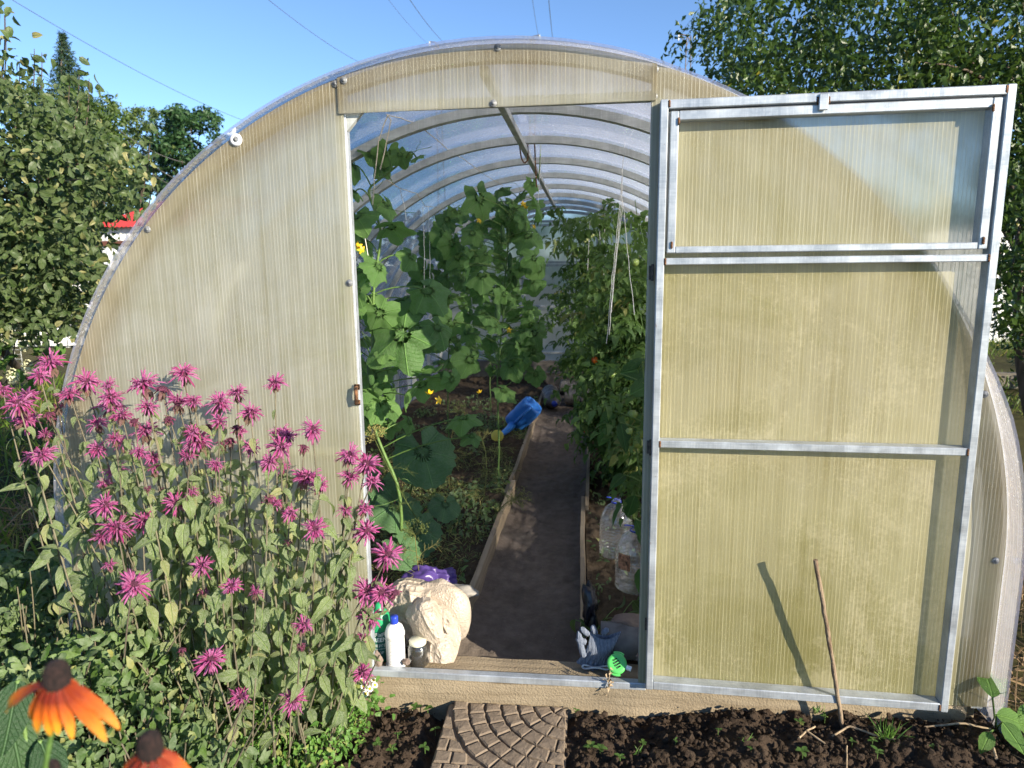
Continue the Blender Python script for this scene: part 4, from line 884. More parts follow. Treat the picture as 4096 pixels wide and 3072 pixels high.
def tomato(label, base, tops, nleaf, spread, seed, L=(.2, .34), fruits=()):
    g = np.random.default_rng(seed); base = np.asarray(base, float); t = thing('tomato_plant', label, 'plant', tuple(base), 'tomato plants in the bed'); st_ = MB(); P = []; O = []
    for tp in tops:
        c = curve(base+g.normal(size=3)*V(.03, .03, 0), tp, g.normal(size=3)*V(.06, .06, .05), 14); st_.tube(c, np.linspace(.007, .003, 14), 6, False)
        k = g.integers(1, 14, nleaf//len(tops)); P.append(c[k]+g.normal(size=(len(k), 3))*.02); 
    P = np.concatenate(P); N = len(P); a = g.uniform(0, 2*np.pi, N); o = np.stack([np.cos(a), np.sin(a), .25+.3*g.normal(size=N)], 1); o /= np.linalg.norm(o, axis=1)[:, None]
    z = V(0, 0, 1)+.35*g.normal(size=(N, 3)); z -= o*(z*o).sum(1)[:, None]; z /= np.linalg.norm(z, axis=1)[:, None]; F = np.stack([np.cross(o, z), o, z], 2)*g.uniform(*L, N)[:, None, None]*spread
    tip = P+o*(L[1]*spread*.7)
    okk = (np.hypot(tip[:, 0], np.maximum(0, tip[:, 2]-ZC)) < 1.4) & (tip[:, 1] > .06)
    mb = MB(); tint = g.random(N)
    for k in range(6): s = okk & (np.arange(N) % 6 == k); mb.scatter(CL[k][0], CL[k][1], F[s], P[s], tint[s])
    obj('stem', st_, M['vine'], t); obj('foliage', mb, M['tom'], t, kind='stuff')
    for (x, y, r, Y, me) in fruits: inst('tomato', me, t, at(x, y, Y=Y), basis(V(g.normal()*.2, g.normal()*.2, 1)), 1.)
    return t
for me, r in ((TG, .021), (TR_, .02), (TP, .012)):
    co = np.empty(len(me.vertices)*3, np.float32); me.vertices.foreach_get('co', co); me.vertices.foreach_set('co', co*r); me.update()
def tops(lst, Y): return [at(x, y, Y=Y+dy) for (x, y, dy) in lst]
def gb(x, Y): return V(x, Y, .06)
tomato('tallest tomato plant leaning over the path under the ridge, with strings of pale fruit', gb(.62, 4.2), tops([(2245, 830, -.2), (2420, 860, 0), (2320, 900, .2), (2400, 1000, 0)], 4.2), 200, 1.1, 201, fruits=[(2218+3*math.sin(k), 962+k*9, 6, 3.9, TP) for k in range(6)]+[(2340+k*8, 965-k*6, 6, 3.9, TP) for k in range(5)])
tomato('dark tomato plant low before the rear wall', gb(.30, 5.3), tops([(2300, 1090, 0), (2250, 1180, -.1), (2390, 1120, .1)], 5.3), 150, 1.1, 202)
tomato('dense tomato plant behind the hanging white strings', gb(.72, 2.6), tops([(2440, 840, 0), (2540, 800, .2), (2380, 900, .1), (2480, 1000, -.2), (2420, 1130, 0), (2400, 1250, -.1)], 2.6), 260, 1.05, 203, fruits=[(2345, 1720, 6, 2.2, TR_), (2415, 1690, 6, 2.2, TR_)])
tomato('sunlit tomato plant filling the gap beside the right post', gb(.78, 1.7), tops([(2560, 900, 0), (2500, 1020, .1), (2540, 1150, -.1), (2440, 1300, 0), (2470, 1200, .1)], 1.7), 280, 1., 204, fruits=[(2540, 1050, 6, 1.5, TG), (2450, 1500, 6, 1.5, TG), (2380, 1440, 6, 1.7, TR_)])
tomato('drooping tomato plant trailing over the right path edging', gb(.55, 2.3), tops([(2400, 1400, 0), (2340, 1500, -.1), (2440, 1500, -.2), (2350, 1620, -.3)], 2.3), 190, .95, 205)
tomato('tomato plant at the side wall, seen dimly through the door panes', gb(.95, .30), [V(.85, .22, 1.30), V(1.1, .25, 1.15), V(.7, .3, 1.38)], 60, .8, 206)
tomato('tomato plant further along the side wall behind the door', gb(1.15, 2.3), [V(1.05, 2.3, 1.45), V(1.1, 2.1, 1.2), V(.9, 2.5, 1.5)], 90, .9, 207)
tomato('green tomato plant with three plum fruits just inside the right post', gb(.56, .62), tops([(2560, 1500, 0), (2520, 1620, 0), (2590, 1400, .1), (2570, 1700, -.05)], .55), 46, .7, 208, fruits=[(2513, 1728, 8, .45, TG), (2560, 1733, 8, .45, TG), (2552, 1772, 8, .43, TG), (2530, 1660, 6, .5, TG)])
# pepper plant with broad leaves in front of it
PL = [mesh_of('leaf', leaf_t(1., .5, 'ovate', .25, .5+.35*k, 6, .01), m_leaf('pepper_leaf_%d' % k, (.035, .10, .025), (.075, .18, .04), None, .35, .4, None, 'pin')) for k in range(2)]
g = np.random.default_rng(66); b = V(.53, .42, .06); pp = thing('pepper_plant', 'pepper plant with broad drooping leaves against the inner right post', 'plant', tuple(b)); mb = MB()
for (x, y, w, Y, tx, tz) in ((2480, 1495, 190, .5, .9, .25), (2520, 1580, 170, .45, .6, .5), (2440, 1640, 120, .5, -.4, -.9), (2480, 1690, 130, .45, .1, -1), (2430, 1700, 110, .5, -.3, -1), (2560, 1850, 110, .42, -.1, -1), (2500, 1900, 100, .45, -.5, -.8), (2540, 1980, 120, .4, -.3, -.9), (2490, 2020, 110, .4, -.9, -.2), (2550, 2140, 130, .36, .1, -1), (2570, 2270, 120, .33, 0, -1), (2545, 2080, 100, .36, .2, -1), (2570, 1950, 90, .4, .3, -.8)):
    p = at(x, y, Y=Y); place_leaf(pp, PL[int(g.integers(2))], p, w/FPX*depth(p), g, nrm(nrm(CAM-p)*.7+V(.2, 0, .4)+g.normal(size=3)*.35), V(tx, -.1, tz)); mb.tube(curve(V(.56, .45, max(.1, p[2]-.08)), p, V(0, 0, .02), 6), .0025, 5, False)
mb.tube(curve(b, at(2570, 1450, Y=.5), V(.02, 0, 0), 10), np.linspace(.007, .003, 10), 6); obj('stem', mb, M['vine'], pp)

# ================================================================== DILL AND LOW GREENERY IN THE BEDS
def dill(label, base, tip, n, seed, umb=True):
    g = np.random.default_rng(seed); base = np.asarray(base, float); tip = np.asarray(tip, float); t = thing('dill_plant', label, 'plant', tuple(base), 'dill plants gone to seed'); c = curve(base, tip, g.normal(size=3)*.05, 14); obj('stem', MB().tube(c, np.linspace(.0026, .0014, 14), 5), M['dill'], t)
    um = MB(); sd = MB()
    if umb:
        ax = nrm(c[-1]-c[-3]); B = basis(ax)
        for k in range(26):
            a = g.uniform(0, 6.28); r = .055*math.sqrt(g.random()); e = tip+B@V(r*math.cos(a), r*math.sin(a), .045-.3*r); um.tube([tip, e], .0006, 3, False)
            for j in range(6): q = e+g.normal(size=3)*.006; um.tube([e-ax*.008, q], .0004, 3, False); sd.add(IV1*.0022+q, IF1)
        obj('umbel_rays', um, M['dill'], t, kind='stuff'); obj('seeds', sd, M['dill'], t, kind='stuff')
    fm = MB()
    for k in range(n):
        o = c[int(g.integers(2, 12))]; d = nrm(g.normal(size=3)*V(1, 1, .4)+V(0, 0, .2)); s = curve(o, o+d*g.uniform(.07, .15), V(0, 0, .02), 6); fm.tube(s, .0007, 3, False)
        for j in range(22): q = s[int(g.integers(1, 6))]; e = q+g.normal(size=3)*.016+d*.012; fm.tube([q, e], .0005, 3, False)
    obj('fronds', fm, M['dill'], t, kind='stuff')
dill('dill with a dry brown head leaning beside the left door post', at(1800, 2230, Z=.09), at(1500, 1760, Y=.45), 8, 301)
dill('low dill with a yellow green head under the squash leaf', at(1700, 2330, Z=.09), at(1660, 2140, Y=.35), 10, 302)
dill('dill near the path edging with a drooping bare head', at(2000, 2050, Z=.09), at(2068, 1990, Y=.9), 10, 304)
dill('feathery dill between squash leaf and path', at(1900, 2100, Z=.09), at(1930, 1760, Y=1.3), 14, 305)
dill('dill in the middle of the bed under the cucumbers', at(1800, 1950, Z=.09), at(1830, 1650, Y=1.5), 8, 306)
def cover(name, reg, N, mat, L, w, seed, label, hmax, zf, prof='ovate', xcl=None):
    g = np.random.default_rng(seed); p = np.stack([g.uniform(reg[0], reg[1], N), g.uniform(reg[2], reg[3], N), np.zeros(N)], 1); dn = vnoise(p, 4., seed)+.5*vnoise(p, 14., seed+1); k = dn+.5*g.random(N) > .1; p = p[k]
    if xcl is not None: p = p[xcl(p)]
    N = len(p); p[:, 2] = zf(p)+hmax*g.random(N)**1.3*np.clip(.6+vnoise(p, 5., seed+3), .2, 1.3); tv, tf, tuv = leaf_t(1., w, prof, .25, .6, 3); return obj(name, MB().scatter(tv, tf, orient(N, g, .8, V(.1, -.35, 0)[None], .5, .2)*(L*g.uniform(.5, 1.3, N))[:, None, None], p, g.random(N), tuv), M[mat], kind='stuff', label=label)
cover('bed_weeds', (-1.3, -.1, .2, 3.4), 16000, 'dill', .05, .10, 51, 'feathery low greenery covering the cucumber bed', .10, lambda p: .07+0*p[:, 0], 'lance', lambda p: p[:, 0] < xle(p[:, 1])-.02)
cover('bed_weeds', (-1.3, -.1, .2, 4.6), 12000, 'under', .035, .5, 52, 'small leafy weeds in the front of the cucumber bed', .09, lambda p: .07+0*p[:, 0], 'ovate', lambda p: p[:, 0] < xle(p[:, 1])-.02)
cover('bed_weeds', (.2, 1.3, .2, 3.0), 3600, 'under', .032, .45, 53, 'small weeds under the tomatoes', .07, lambda p: .06+0*p[:, 0], 'ovate', lambda p: p[:, 0] > xri(p[:, 1])+.03)
# ================================================================== STRINGS AND HOOK
def string(label, pts, r, mat, group='strings tied to the greenhouse arches', name='twine'):
    P = np.array([at(x, y, Y=Y) for (x, y, Y) in pts]); k = len(P); q = np.linspace(0, k-1, (k-1)*6+1); P = np.stack([np.interp(q, np.arange(k), P[:, c]) for c in range(3)], 1); P += .0025*np.stack([vnoise(P, 25., 60+c) for c in range(3)], 1); obj(name, MB().tube(P, r, 5), M[mat], None, True, label, 'string', group)
string('brown twine strung from arch to arch under the roof', [(1545, 458, .5), (1655, 490, .72), (1700, 520, .72), (1790, 595, 1.36), (1860, 640, 1.7), (1925, 690, 2.05), (2010, 742, 2.7)], .0018, 'twine')
string('looped twine hanging from the lintel above the tall cucumber', [(1490, 820, .5), (1500, 700, .5), (1515, 560, .5), (1550, 462, .5), (1562, 480, .5), (1540, 600, .5), (1520, 680, .5)], .0022, 'twine')
string('knotted twine sagging lower between the arches', [(1545, 720, .75), (1600, 755, 1.1), (1670, 775, 1.5), (1700, 825, 1.9), (1760, 830, 2.6), (1790, 850, 3.0)], .0018, 'twine')
for k, (x0, y0, x1, y1, Y, lab) in enumerate(((1600, 757, 1625, 880, 1.1, 'short loose white string end below the sagging twine'), (1690, 825, 1697, 1200, 1.9, 'white string left of a pair holding the shaded cucumber'), (1712, 828, 1720, 1150, 1.95, 'white string right of a pair holding the shaded cucumber'), (1460, 940, 1475, 1120, .55, 'short white string beside the left post'), (2165, 520, 2150, 840, 2.0, 'string holding the top of the middle cucumber'), (1880, 1100, 1890, 1360, 2.3, 'white string hanging in front of the rear wall'))):
    string(lab, [(x0, y0, Y), ((x0+x1)/2+4, (y0+y1)/2, Y), (x1, y1, Y)], .0016, 'wtwine')
for k, (x, xb, yb, lab) in enumerate(((2478, 2426, 1375, 'first of four long white strings beside the right post'), (2484, 2436, 1340, 'second of four long white strings beside the right post'), (2490, 2445, 1250, 'third of four long white strings beside the right post'), (2496, 2538, 1260, 'fourth long white string slanting towards the right post'))):
    string(lab, [(2500-k*6, 560+60*k, 1.36), (x, 835, 1.36), ((x+xb)/2-3, (835+yb)/2, 1.36), (xb, yb, 1.3)], .0013, 'wtwine')
for k, (x0, y0, x1, y1, Y, lab) in enumerate(((2360, 870, 2350, 1100, 3.6, 'thin white string left of the back tomato'), (2420, 850, 2415, 1100, 3.3, 'thin white string at the back tomato'), (2395, 840, 2400, 960, 3.4, 'thin short white string between two tomatoes'))): string(lab, [(x0, y0, Y), (x1, y1, Y)], .0018, 'wtwine')
hp = at(2105, 590, Y=1.45); h = [(-.035, 0, .02), (-.025, 0, -.05), (-.01, 0, -.075), (.008, 0, -.06), (.008, 0, .03), (.018, 0, .065), (.035, 0, .06), (.042, 0, .0), (.045, 0, -.1), (.05, 0, -.19)]
q = np.linspace(0, 9, 46); h = np.array(h); hh = np.stack([np.interp(q, np.arange(10), h[:, c]) for c in range(3)], 1); hh[1:-1] = (hh[:-2]+hh[1:-1]*2+hh[2:])/4
obj('wire_hook', MB().tube(hh+hp, .0035, 7), M['rust'], None, True, 'bent rusty wire hook hanging on the ridge beam', 'hook')
# ================================================================== BEE BALM IN FRONT OF THE GABLE
def head_meshes(seed, old=False):
    g = np.random.default_rng(seed); mb = MB(); n = 32 if old else 74
    for k in range(n):
        a = k*2.399+g.normal()*.25; el = g.uniform(-.35, 1.0) if not old else g.uniform(-.5, .5); ln = g.uniform(.45, 1.05)*(.7 if old else 1); d = V(math.cos(a)*math.cos(el), math.sin(a)*math.cos(el), math.sin(el)); s0 = d*.22
        e = d*ln+V(0, 0, -.22*ln*g.uniform(-.4, 2.2)); m = s0*.35+e*.65+V(0, 0, .16); c = curve(s0, e, (m-(s0+e)/2)*1.2, 5); sd = nrm(np.cross(d, V(0, 0, 1))+g.normal(size=3)*.4)
        w = np.array([.03, .04, .058, .062, .018])[:, None]; v = np.concatenate([c-sd*w, c+sd*w, c+np.cross(sd, d)*w*.8]); i = np.arange(4)
        f = np.concatenate([np.stack([i, i+5, i+6, i+1], 1), np.stack([i+5, i+10, i+11, i+6], 1), np.stack([i+10, i, i+1, i+11], 1)]); mb.add(v, f, g.random())
        if not old and k % 3 == 0: mb.tube([c[3], e+d*.12+V(0, 0, .05)], .008, 3, False, .9)
    P = mb.mesh('flower_head'); P.materials.append(M['petalold' if old else 'petal'])
    mb = MB(); v = IV2*V(.30, .30, .20); mb.add(v+V(0, 0, .06), IF2)
    for k in range(40):
        a = k*2.399; r = .30*math.sqrt(k/40); p = V(r*math.cos(a), r*math.sin(a), .06+.20*math.sqrt(max(0, 1-(r/.31)**2))); mb.tube([p-V(0, 0, .06), p*1.06+V(0, 0, .05)], [.022, .016], 4)
    mb.tube([V(0, 0, .02), V(0, 0, -.3)], [.2, .1], 8); Cn = mb.mesh('flower_centre'); Cn.materials.append(M['bbcen'])
    mb = MB()
    for k in range(9):
        tv, tf, tuv = leaf_t(g.uniform(.5, .85), .3, 'ovate', .3, .8, 4); a = k*.7+g.normal()*.2; b = -g.uniform(.2, 1.1); c, s = math.cos(a), math.sin(a)
        tv = tv@np.array([[1, 0, 0], [0, math.cos(b), -math.sin(b)], [0, math.sin(b), math.cos(b)]]).T; mb.add(tv@np.array([[c, -s, 0], [s, c, 0], [0, 0, 1]]).T+V(0, 0, -.16), tf, g.random()*.99, tuv)
    B = mb.mesh('bracts'); B.materials.append(M['bract']); return P, Cn, B
HM = [head_meshes(s) for s in range(5)]; HO = [head_meshes(20+s, True) for s in range(2)]
BL = [mesh_of('leaf', leaf_t(1., .40+.04*k, 'ovate' if k % 2 else 'lance', .25+.1*k, .5+.4*k, 7, .012*k, .3*(k-2), .05), M['bbleaf']) for k in range(5)]
HEADS = [(203, 1456, 110, 0), (159, 1507, 75, 0), (75, 1619, 110, 0), (112, 1585, 80, 0), (10, 1561, 70, 0), (95, 1680, 110, 0), (197, 1659, 60, 2), (173, 1822, 95, 0), (346, 1534, 110, 0), (278, 1581, 90, 0), (434, 1544, 65, 0), (441, 1591, 90, 0), (441, 1632, 105, 0), (576, 1544, 125, 0), (651, 1560, 85, 2), (735, 1497, 100, 0), (712, 1612, 100, 0), (773, 1608, 75, 0), (590, 1629, 85, 0), (488, 1666, 80, 0), (536, 1686, 60, 2), (678, 1676, 60, 2), (583, 1730, 100, 0), (878, 1612, 100, 0), (949, 1575, 85, 0), (1000, 1653, 98, 0), (1102, 1534, 80, 0), (875, 1686, 72, 0), (946, 1710, 58, 2), (834, 1707, 55, 2), (793, 1768, 118, 0), (770, 1730, 72, 0), (386, 1798, 75, 0), (922, 1764, 70, 2), (1003, 1788, 70, 0), (556, 1808, 62, 0), (610, 1829, 60, 0), (753, 1829, 70, 0), (1119, 1734, 82, 0), (1153, 1747, 75, 0), (1119, 1791, 112, 0), (1075, 1849, 85, 0), (1247, 1720, 92, 0), (1214, 1791, 65, 2), (861, 1859, 62, 0), (464, 1883, 85, 0), (1224, 1913, 112, 0), (1278, 1944, 78, 0), (420, 2022, 95, 1), (705, 2012, 95, 1), (569, 2086, 85, 0), (468, 2117, 122, 0), (407, 2158, 80, 0), (1095, 2015, 78, 0), (1159, 2053, 68, 0), (1258, 2114, 92, 1), (1397, 1825, 98, 0), (1464, 1859, 110, 1), (1397, 1914, 88, 0), (1488, 1930, 78, 0), (1458, 2039, 75, 0), (1464, 2124, 98, 1), (807, 2266, 88, 0), (532, 2346, 128, 1), (925, 2346, 78, 1), (1024, 2373, 60, 0), (844, 2641, 108, 1), (959, 2790, 82, 1), (1170, 2803, 98, 1), (1464, 2366, 110, 1), (1214, 2505, 78, 0), (1444, 2692, 92, 1), (729, 2600, 50, 2), (339, 3000, 55, 2), (1550, 2220, 115, 1), (1522, 2372, 112, 1), (1578, 2372, 78, 2), (1480, 2474, 92, 1), (1455, 2559, 62, 0)]
ORD = 'first second third fourth fifth sixth seventh eighth ninth tenth eleventh twelfth thirteenth fourteenth fifteenth sixteenth seventeenth eighteenth nineteenth twentieth twenty-first twenty-second twenty-third twenty-fourth twenty-fifth twenty-sixth twenty-seventh twenty-eighth twenty-ninth thirtieth thirty-first thirty-second'.split()
def rowof(h): return 0 if h[1] < 1620 else 1 if h[1] < 1780 else 2 if h[1] < 2000 else 3 if h[1] < 2300 else 4
RN = ['in the topmost row of blooms', 'in the second row of blooms', 'in the middle row of blooms', 'in the fourth row of blooms', 'in the lowest row of blooms']
RK = {}
for r in range(5):
    for k, h in enumerate(sorted([h for h in HEADS if rowof(h) == r])): RK[h] = k
DS = ['pink bee balm', 'wide open pink bee balm', 'faded wine red bee balm']
g = np.random.default_rng(400)
for h in HEADS:
    x, y, w, kind = h; Y = -.10-.33*np.clip((y-1480)/1350, 0, 1)-g.uniform(0, .14)
    if x > 1380: Y = max(Y, -.24)
    p = at(x, y, Y=Y); sc = w*.63/FPX*depth(p); bx = p[0]*.72+(-.78)*.28+g.normal()*.07; bx = min(bx, -.50); b = V(bx, min(-.07, Y+g.uniform(-.08, .06)), -.01)
    t = thing('bee_balm', '%s, %s from left, %s' % (DS[kind], ORD[RK[h]], RN[rowof(h)]), 'flower', tuple(b), 'bee balm stems in bloom')
    c = curve(b, p, V(-(p[0]-b[0])*.22+g.normal()*.02, g.normal()*.02, .0), 16); c[:, 0] += .006*np.sin(np.linspace(0, 9, 16)+g.random()*6)*np.linspace(0, 1, 16)*np.linspace(1, 0, 16)*2
    obj('stem', MB().tube(c, np.linspace(.0036, .0019, 16), 5, tint=g.random()), M['bbstem'], t)
    axv = nrm(c[-1]-c[-3]); toC = nrm(CAM-p)
    ax_ = nrm(axv*.7+toC*(.05 if kind != 1 else 1.2)+V(.25, 0, .25)+g.normal(size=3)*.2); ms = HO[int(g.integers(2))] if kind == 2 else HM[int(g.integers(5))]; B = basis(ax_, g.normal(size=3))
    ho = inst('flower_head', ms[0], t, p, B, sc); c_ = obj('flower_centre', ms[1], None, ho, local=True); b_ = obj('bracts', ms[2], None, ho, local=True)
    if kind == 0 and g.random() < .4:
        ms = HO[int(g.integers(2))] if g.random() < .5 else HM[int(g.integers(5))]; ho = inst('flower_head', ms[0], t, c[-2]*.35+c[-3]*.65, basis(axv), sc*.72); obj('bracts', ms[2], None, ho, local=True)
    n = max(3, int((p[2])/.068)); a0 = g.uniform(0, 6.28)
    for k in range(n):
        q = .20+.76*(k+.5)/n; i = int(q*15); o = c[i]
        if p[2] > .5 and q < .3 and g.random() < .5: continue
        for s in (0, math.pi):
            a = a0+k*math.pi/2+s+g.normal()*.3; d = V(math.cos(a)+.12, math.sin(a)-.22, 0); tip = nrm(d+V(0, 0, g.uniform(-1.1, .35))); z = nrm(d*.9+V(.15, -.1, .75)+g.normal(size=3)*.3); z = nrm(z-tip*(z@tip)); inst('leaf', BL[int(g.integers(5))], t, o, np.stack([np.cross(tip, z), tip, z], 1), g.uniform(.03, .055) if q > .85 else g.uniform(.045, .10)) if g.random() < .8 and (o+tip*.1)[1] < -.02 else None
# dense undergrowth below the blooms
def under(name, N, seed, mat, L, w, prof, hf, reg, label, green=1.):
    g = np.random.default_rng(seed); p = np.stack([g.uniform(reg[0], reg[1], N), g.uniform(reg[2], reg[3], N), np.zeros(N)], 1); H = hf(p); p[:, 2] = H*g.random(N)**.8; k = (H > .02) & (vnoise(p, 9., seed) > -.25); p = p[k]; N = len(p)
    mb = MB(); F = orient(N, g, .45, V(.5, -.5, .0)[None], .6, .5)*(L*g.uniform(.5, 1.4, N))[:, None, None]; ti = g.random(N)
    for k in range(3):
        tv, tf, tuv = leaf_t(1., w, prof, .2+.15*k, .4+.5*k, 4, .01, .3*(k-1)); s = np.arange(N) % 3 == k; mb.scatter(tv, tf, F[s], p[s], ti[s], tuv)
    return obj(name, mb, M[mat], kind='stuff', label=label)
hU = lambda p: np.clip(.42+.16*vnoise(p, 3., 71)-.36*np.clip((p[:, 0]+1.05)/.62, 0, 1), 0, .6)
under('undergrowth', 11000, 61, 'under', .038, .46, 'ovate', hU, (-1.75, -.42, -.85, -.06), 'tangled leafy undergrowth below the bee balm')
under('undergrowth', 3600, 62, 'weed', .022, .45, 'lance', lambda p: np.clip(.20-.28*np.abs(p[:, 0]+.72), 0, .2)+.02*vnoise(p, 6., 3), (-1.0, -.40, -.6, -.05), 'fine bright green foliage at the foot of the bee balm')
under('undergrowth', 5000, 63, 'under', .05, .42, 'lance', lambda p: np.clip(.34+.2*vnoise(p, 2.5, 75), .05, .6)*np.clip(1.2-np.abs(p[:, 1]+.1), .2, 1), (-2.6, -1.58, -.6, .9), 'leafy weeds beside the greenhouse left of the bee balm')
g = np.random.default_rng(72); mb = MB()
for k in range(150):
    b = V(g.uniform(-1.7, -.5), g.uniform(-.8, -.08), -.02); mb.tube(curve(b, b+V(g.normal()*.1+.04, g.normal()*.05, g.uniform(.25, .62)*(1.1-.5*(b[0]+1.7)/1.2)), g.normal(size=3)*.02, 7), .0022, 4, False, g.random())
obj('dry_stems', mb, M['bbstem'], kind='stuff', label='bare stems standing among the bee balm')
# wire mesh standing in front of the gable
mb = MB(); q0 = at(930, 2080, Y=-.045); q1 = at(1370, 2140, Y=-.035)
for k in range(9): q = q0+(q1-q0)*k/8; mb.tube([V(q[0], q[1], .0), V(q[0]+.01, q[1]-.01, q[2]+.0)], .0016, 4, False)
for k in range(7): z = .04+(q0[2]-.04)*k/6; mb.tube(curve(V(q0[0], q0[1], z), V(q1[0], q1[1], z+(q1[2]-q0[2])), V(0, -.01, -.008), 8), .0016, 4, False)
obj('wire_mesh', mb, M['mesh'], None, False, 'sagging dark wire mesh standing before the gable among the bee balm stems', 'netting')
# ------------------------------------------------------------------ black-eyed flowers close to the camera
M['cone'] = m_plain('dark_cone', (.032, .015, .012), .9, .5, 300., 0., 1., 700.)
t = NT('orange_petal'); u = t.sep(t.co('UV')); n_ = t.noise(6., t.co('UV')); tt = t.math('ADD', u[1], t.math('MULTIPLY', t.math('SUBTRACT', n_, .5), .35)); cc = t.mix(t.ramp(tt, .22, .52), (.20, .016, .006), (.74, .16, .010)); cc = t.mix(t.ramp(tt, .55, .9), cc, (.88, .42, .03)); cc = t.mix(t.math('MULTIPLY', t.math('FRACT', t.math('ADD', t.attr('tint'), t.n('ObjectInfo').outputs['Random'])), .5), cc, (.55, .09, .01)); p_ = t.pbr(cc, .5, t.bump(t.noise(14., t.n('Mapping', {'Vector': t.co('UV'), 'Scale': (6., .4, 1.)})), .4, .002)); M['orange'] = t.done(t.mixsh(.35, p_, t.n('BsdfTranslucent', {'Color': cc})))
RP_ = [mesh_of('petal', leaf_t(1.12, .24, 'round', .3, .22+.25*k, 10, .02, .3*(k-1), .03), M['orange']) for k in range(3)]
def rud(label, x, y, D, s, seed, petals, stem_to):
    g = np.random.default_rng(seed); p = at(x, y, D=D); e = at(*stem_to, D=D+.02); base = V(e[0], e[1]+.05, 0.); t = thing('coneflower', label, 'flower', tuple(base), 'orange coneflowers close by')
    obj('stem', MB().tube(np.concatenate([curve(base, e, V(.03, 0, 0), 10), [p-V(0, 0, .006)]]), .0022, 7), M['vine'], t)
    mb = MB(); mb.lathe([[0, .022], [.004, .0215], [.008, .018], [.0102, .010], [.0105, .003], [.009, -.002], [0, -.004]], n=16); 
    for k in range(190):
        q = (k+.5)/190; a = k*2.39996; z = .021-.02*q; r = np.interp(z, [-.002, .003, .010, .018, .0215], [.009, .0105, .0102, .008, .003]); d = V(math.cos(a), math.sin(a), .35); pt = V(r*math.cos(a), r*math.sin(a), z); mb.tube([pt*.95, pt+d*.0009], [.0007, .0004], 3)
    co = MB(); v = mb
    for q in range(len(mb.v)): mb.v[q] = mb.v[q]*s+p
    obj('cone', mb, M['cone'], t)
    for (a, dr, ln) in petals:
        d = V(math.cos(a)*.9, math.sin(a)*.5-.1, -dr); tip = nrm(d); z = nrm(V(math.cos(a)*.5, math.sin(a)*.3, .55)+nrm(CAM-p)*.8); z = nrm(z-tip*(z@tip)); inst('petal', RP_[int(g.integers(3))], t, p+V(math.cos(a), math.sin(a), -.1)*.0085*s, np.stack([np.cross(tip, z), tip, z], 1), ln*s)
rud('large orange and rust coneflower with drooping petals at the corner', 232, 2735, .56, .95, 501, [(math.pi*1.02, .22, .056), (-2.6, 1.0, .043), (-2.1, 1.5, .040), (-1.6, 2.2, .040), (-1.2, 2.2, .038), (-.75, 1.3, .041), (-.35, .62, .054), (-.05, .42, .054), (1.2, 1.1, .04), (2.0, 1.1, .04)], (180, 3072))
rud('second orange coneflower cut by the frame, lower and further along', 605, 3015, .56, .92, 502, [(k*.57+.2, .75+.2*math.sin(k), .044) for k in range(11)], (590, 3400))
rud('sliver of a third orange coneflower under the first one', 212, 3095, .60, .6, 503, [(k*.7, 1.2, .03) for k in range(9)], (210, 3400))
# broad ribbed leaves at the corner
HL = [mesh_of('leaf', leaf_t(1., .5, 'ovate', .22, .6, 14, .018, 0., .03), m_leaf('broad_leaf', (.022, .065, .020), (.05, .11, .035), None, .3, .45, None, 'pin', 25.))]
b = V(-.62, -1.1, 0); t = thing('horseradish_plant', 'horseradish plant with broad ribbed dark leaves in the near corner', 'plant', tuple(b)); mb = MB(); g = np.random.default_rng(12)
for (x, y, ln, tx, tz) in ((70, 2720, .13, -.3, -.9), (30, 2860, .14, .1, -1), (160, 2960, .12, .2, -1)):
    p = at(x, y, D=1.25); place_leaf(t, HL[0], p, ln, g, nrm(nrm(CAM-p)*.8+V(.3, 0, .4)), V(tx, -.1, tz)); mb.tube(curve(b+g.normal(size=3)*V(.02, .02, 0), p, V(-.05, 0, .1), 8), .004, 6, False)
obj('petioles', mb, M['vine'], t, kind='stuff')
# feverfew with small daisies at the foot of the left post
dz = MB()
for k in range(13):
    tv, tf, tuv = leaf_t(.62, .27, 'round', .05, .25, 3); a = k*2*math.pi/13; c, s = math.cos(a), math.sin(a); dz.add((tv+V(0, .38, 0))@np.array([[c, -s, 0], [s, c, 0], [0, 0, 1]]).T, tf)
DZ = dz.mesh('daisy'); DZ.materials.append(M['white']); dc = MB(); dc.lathe([[0, .3], [.2, .26], [.36, .14], [.42, 0]], n=12); DC = dc.mesh('daisy_centre'); DC.materials.append(M['yellow'])
b = at(1410, 2880, Y=-.10); b[2] = 0; t = thing('feverfew_plant', 'feverfew with small white daisies at the foot of the left door post', 'plant', tuple(b)); g = np.random.default_rng(19); mb = MB()
for (x, y) in ((1422, 2770), (1410, 2750), (1440, 2790), (1455, 2745), (1470, 2735), (1418, 2730), (1446, 2722), (1462, 2775), (1432, 2708), (1480, 2755), (1500, 2740), (1495, 2720), (1405, 2790), (1340, 2808), (1362, 2826), (1404, 2812), (1370, 2662), (1388, 2635), (1400, 2668), (1338, 2805), (1455, 2765), (1385, 2698)):
    p = at(x, y, Y=-.06-.05*g.random()); o = inst('daisy', DZ, t, p, basis(nrm(CAM-p)*.8+V(.3, 0, .5)+g.normal(size=3)*.25), .0115); obj('daisy_centre', DC, None, o, local=True); mb.tube(curve(b+g.normal(size=3)*V(.04, .02, 0)+V(0, 0, .05), p, g.normal(size=3)*.01, 6), .0009, 4, False)
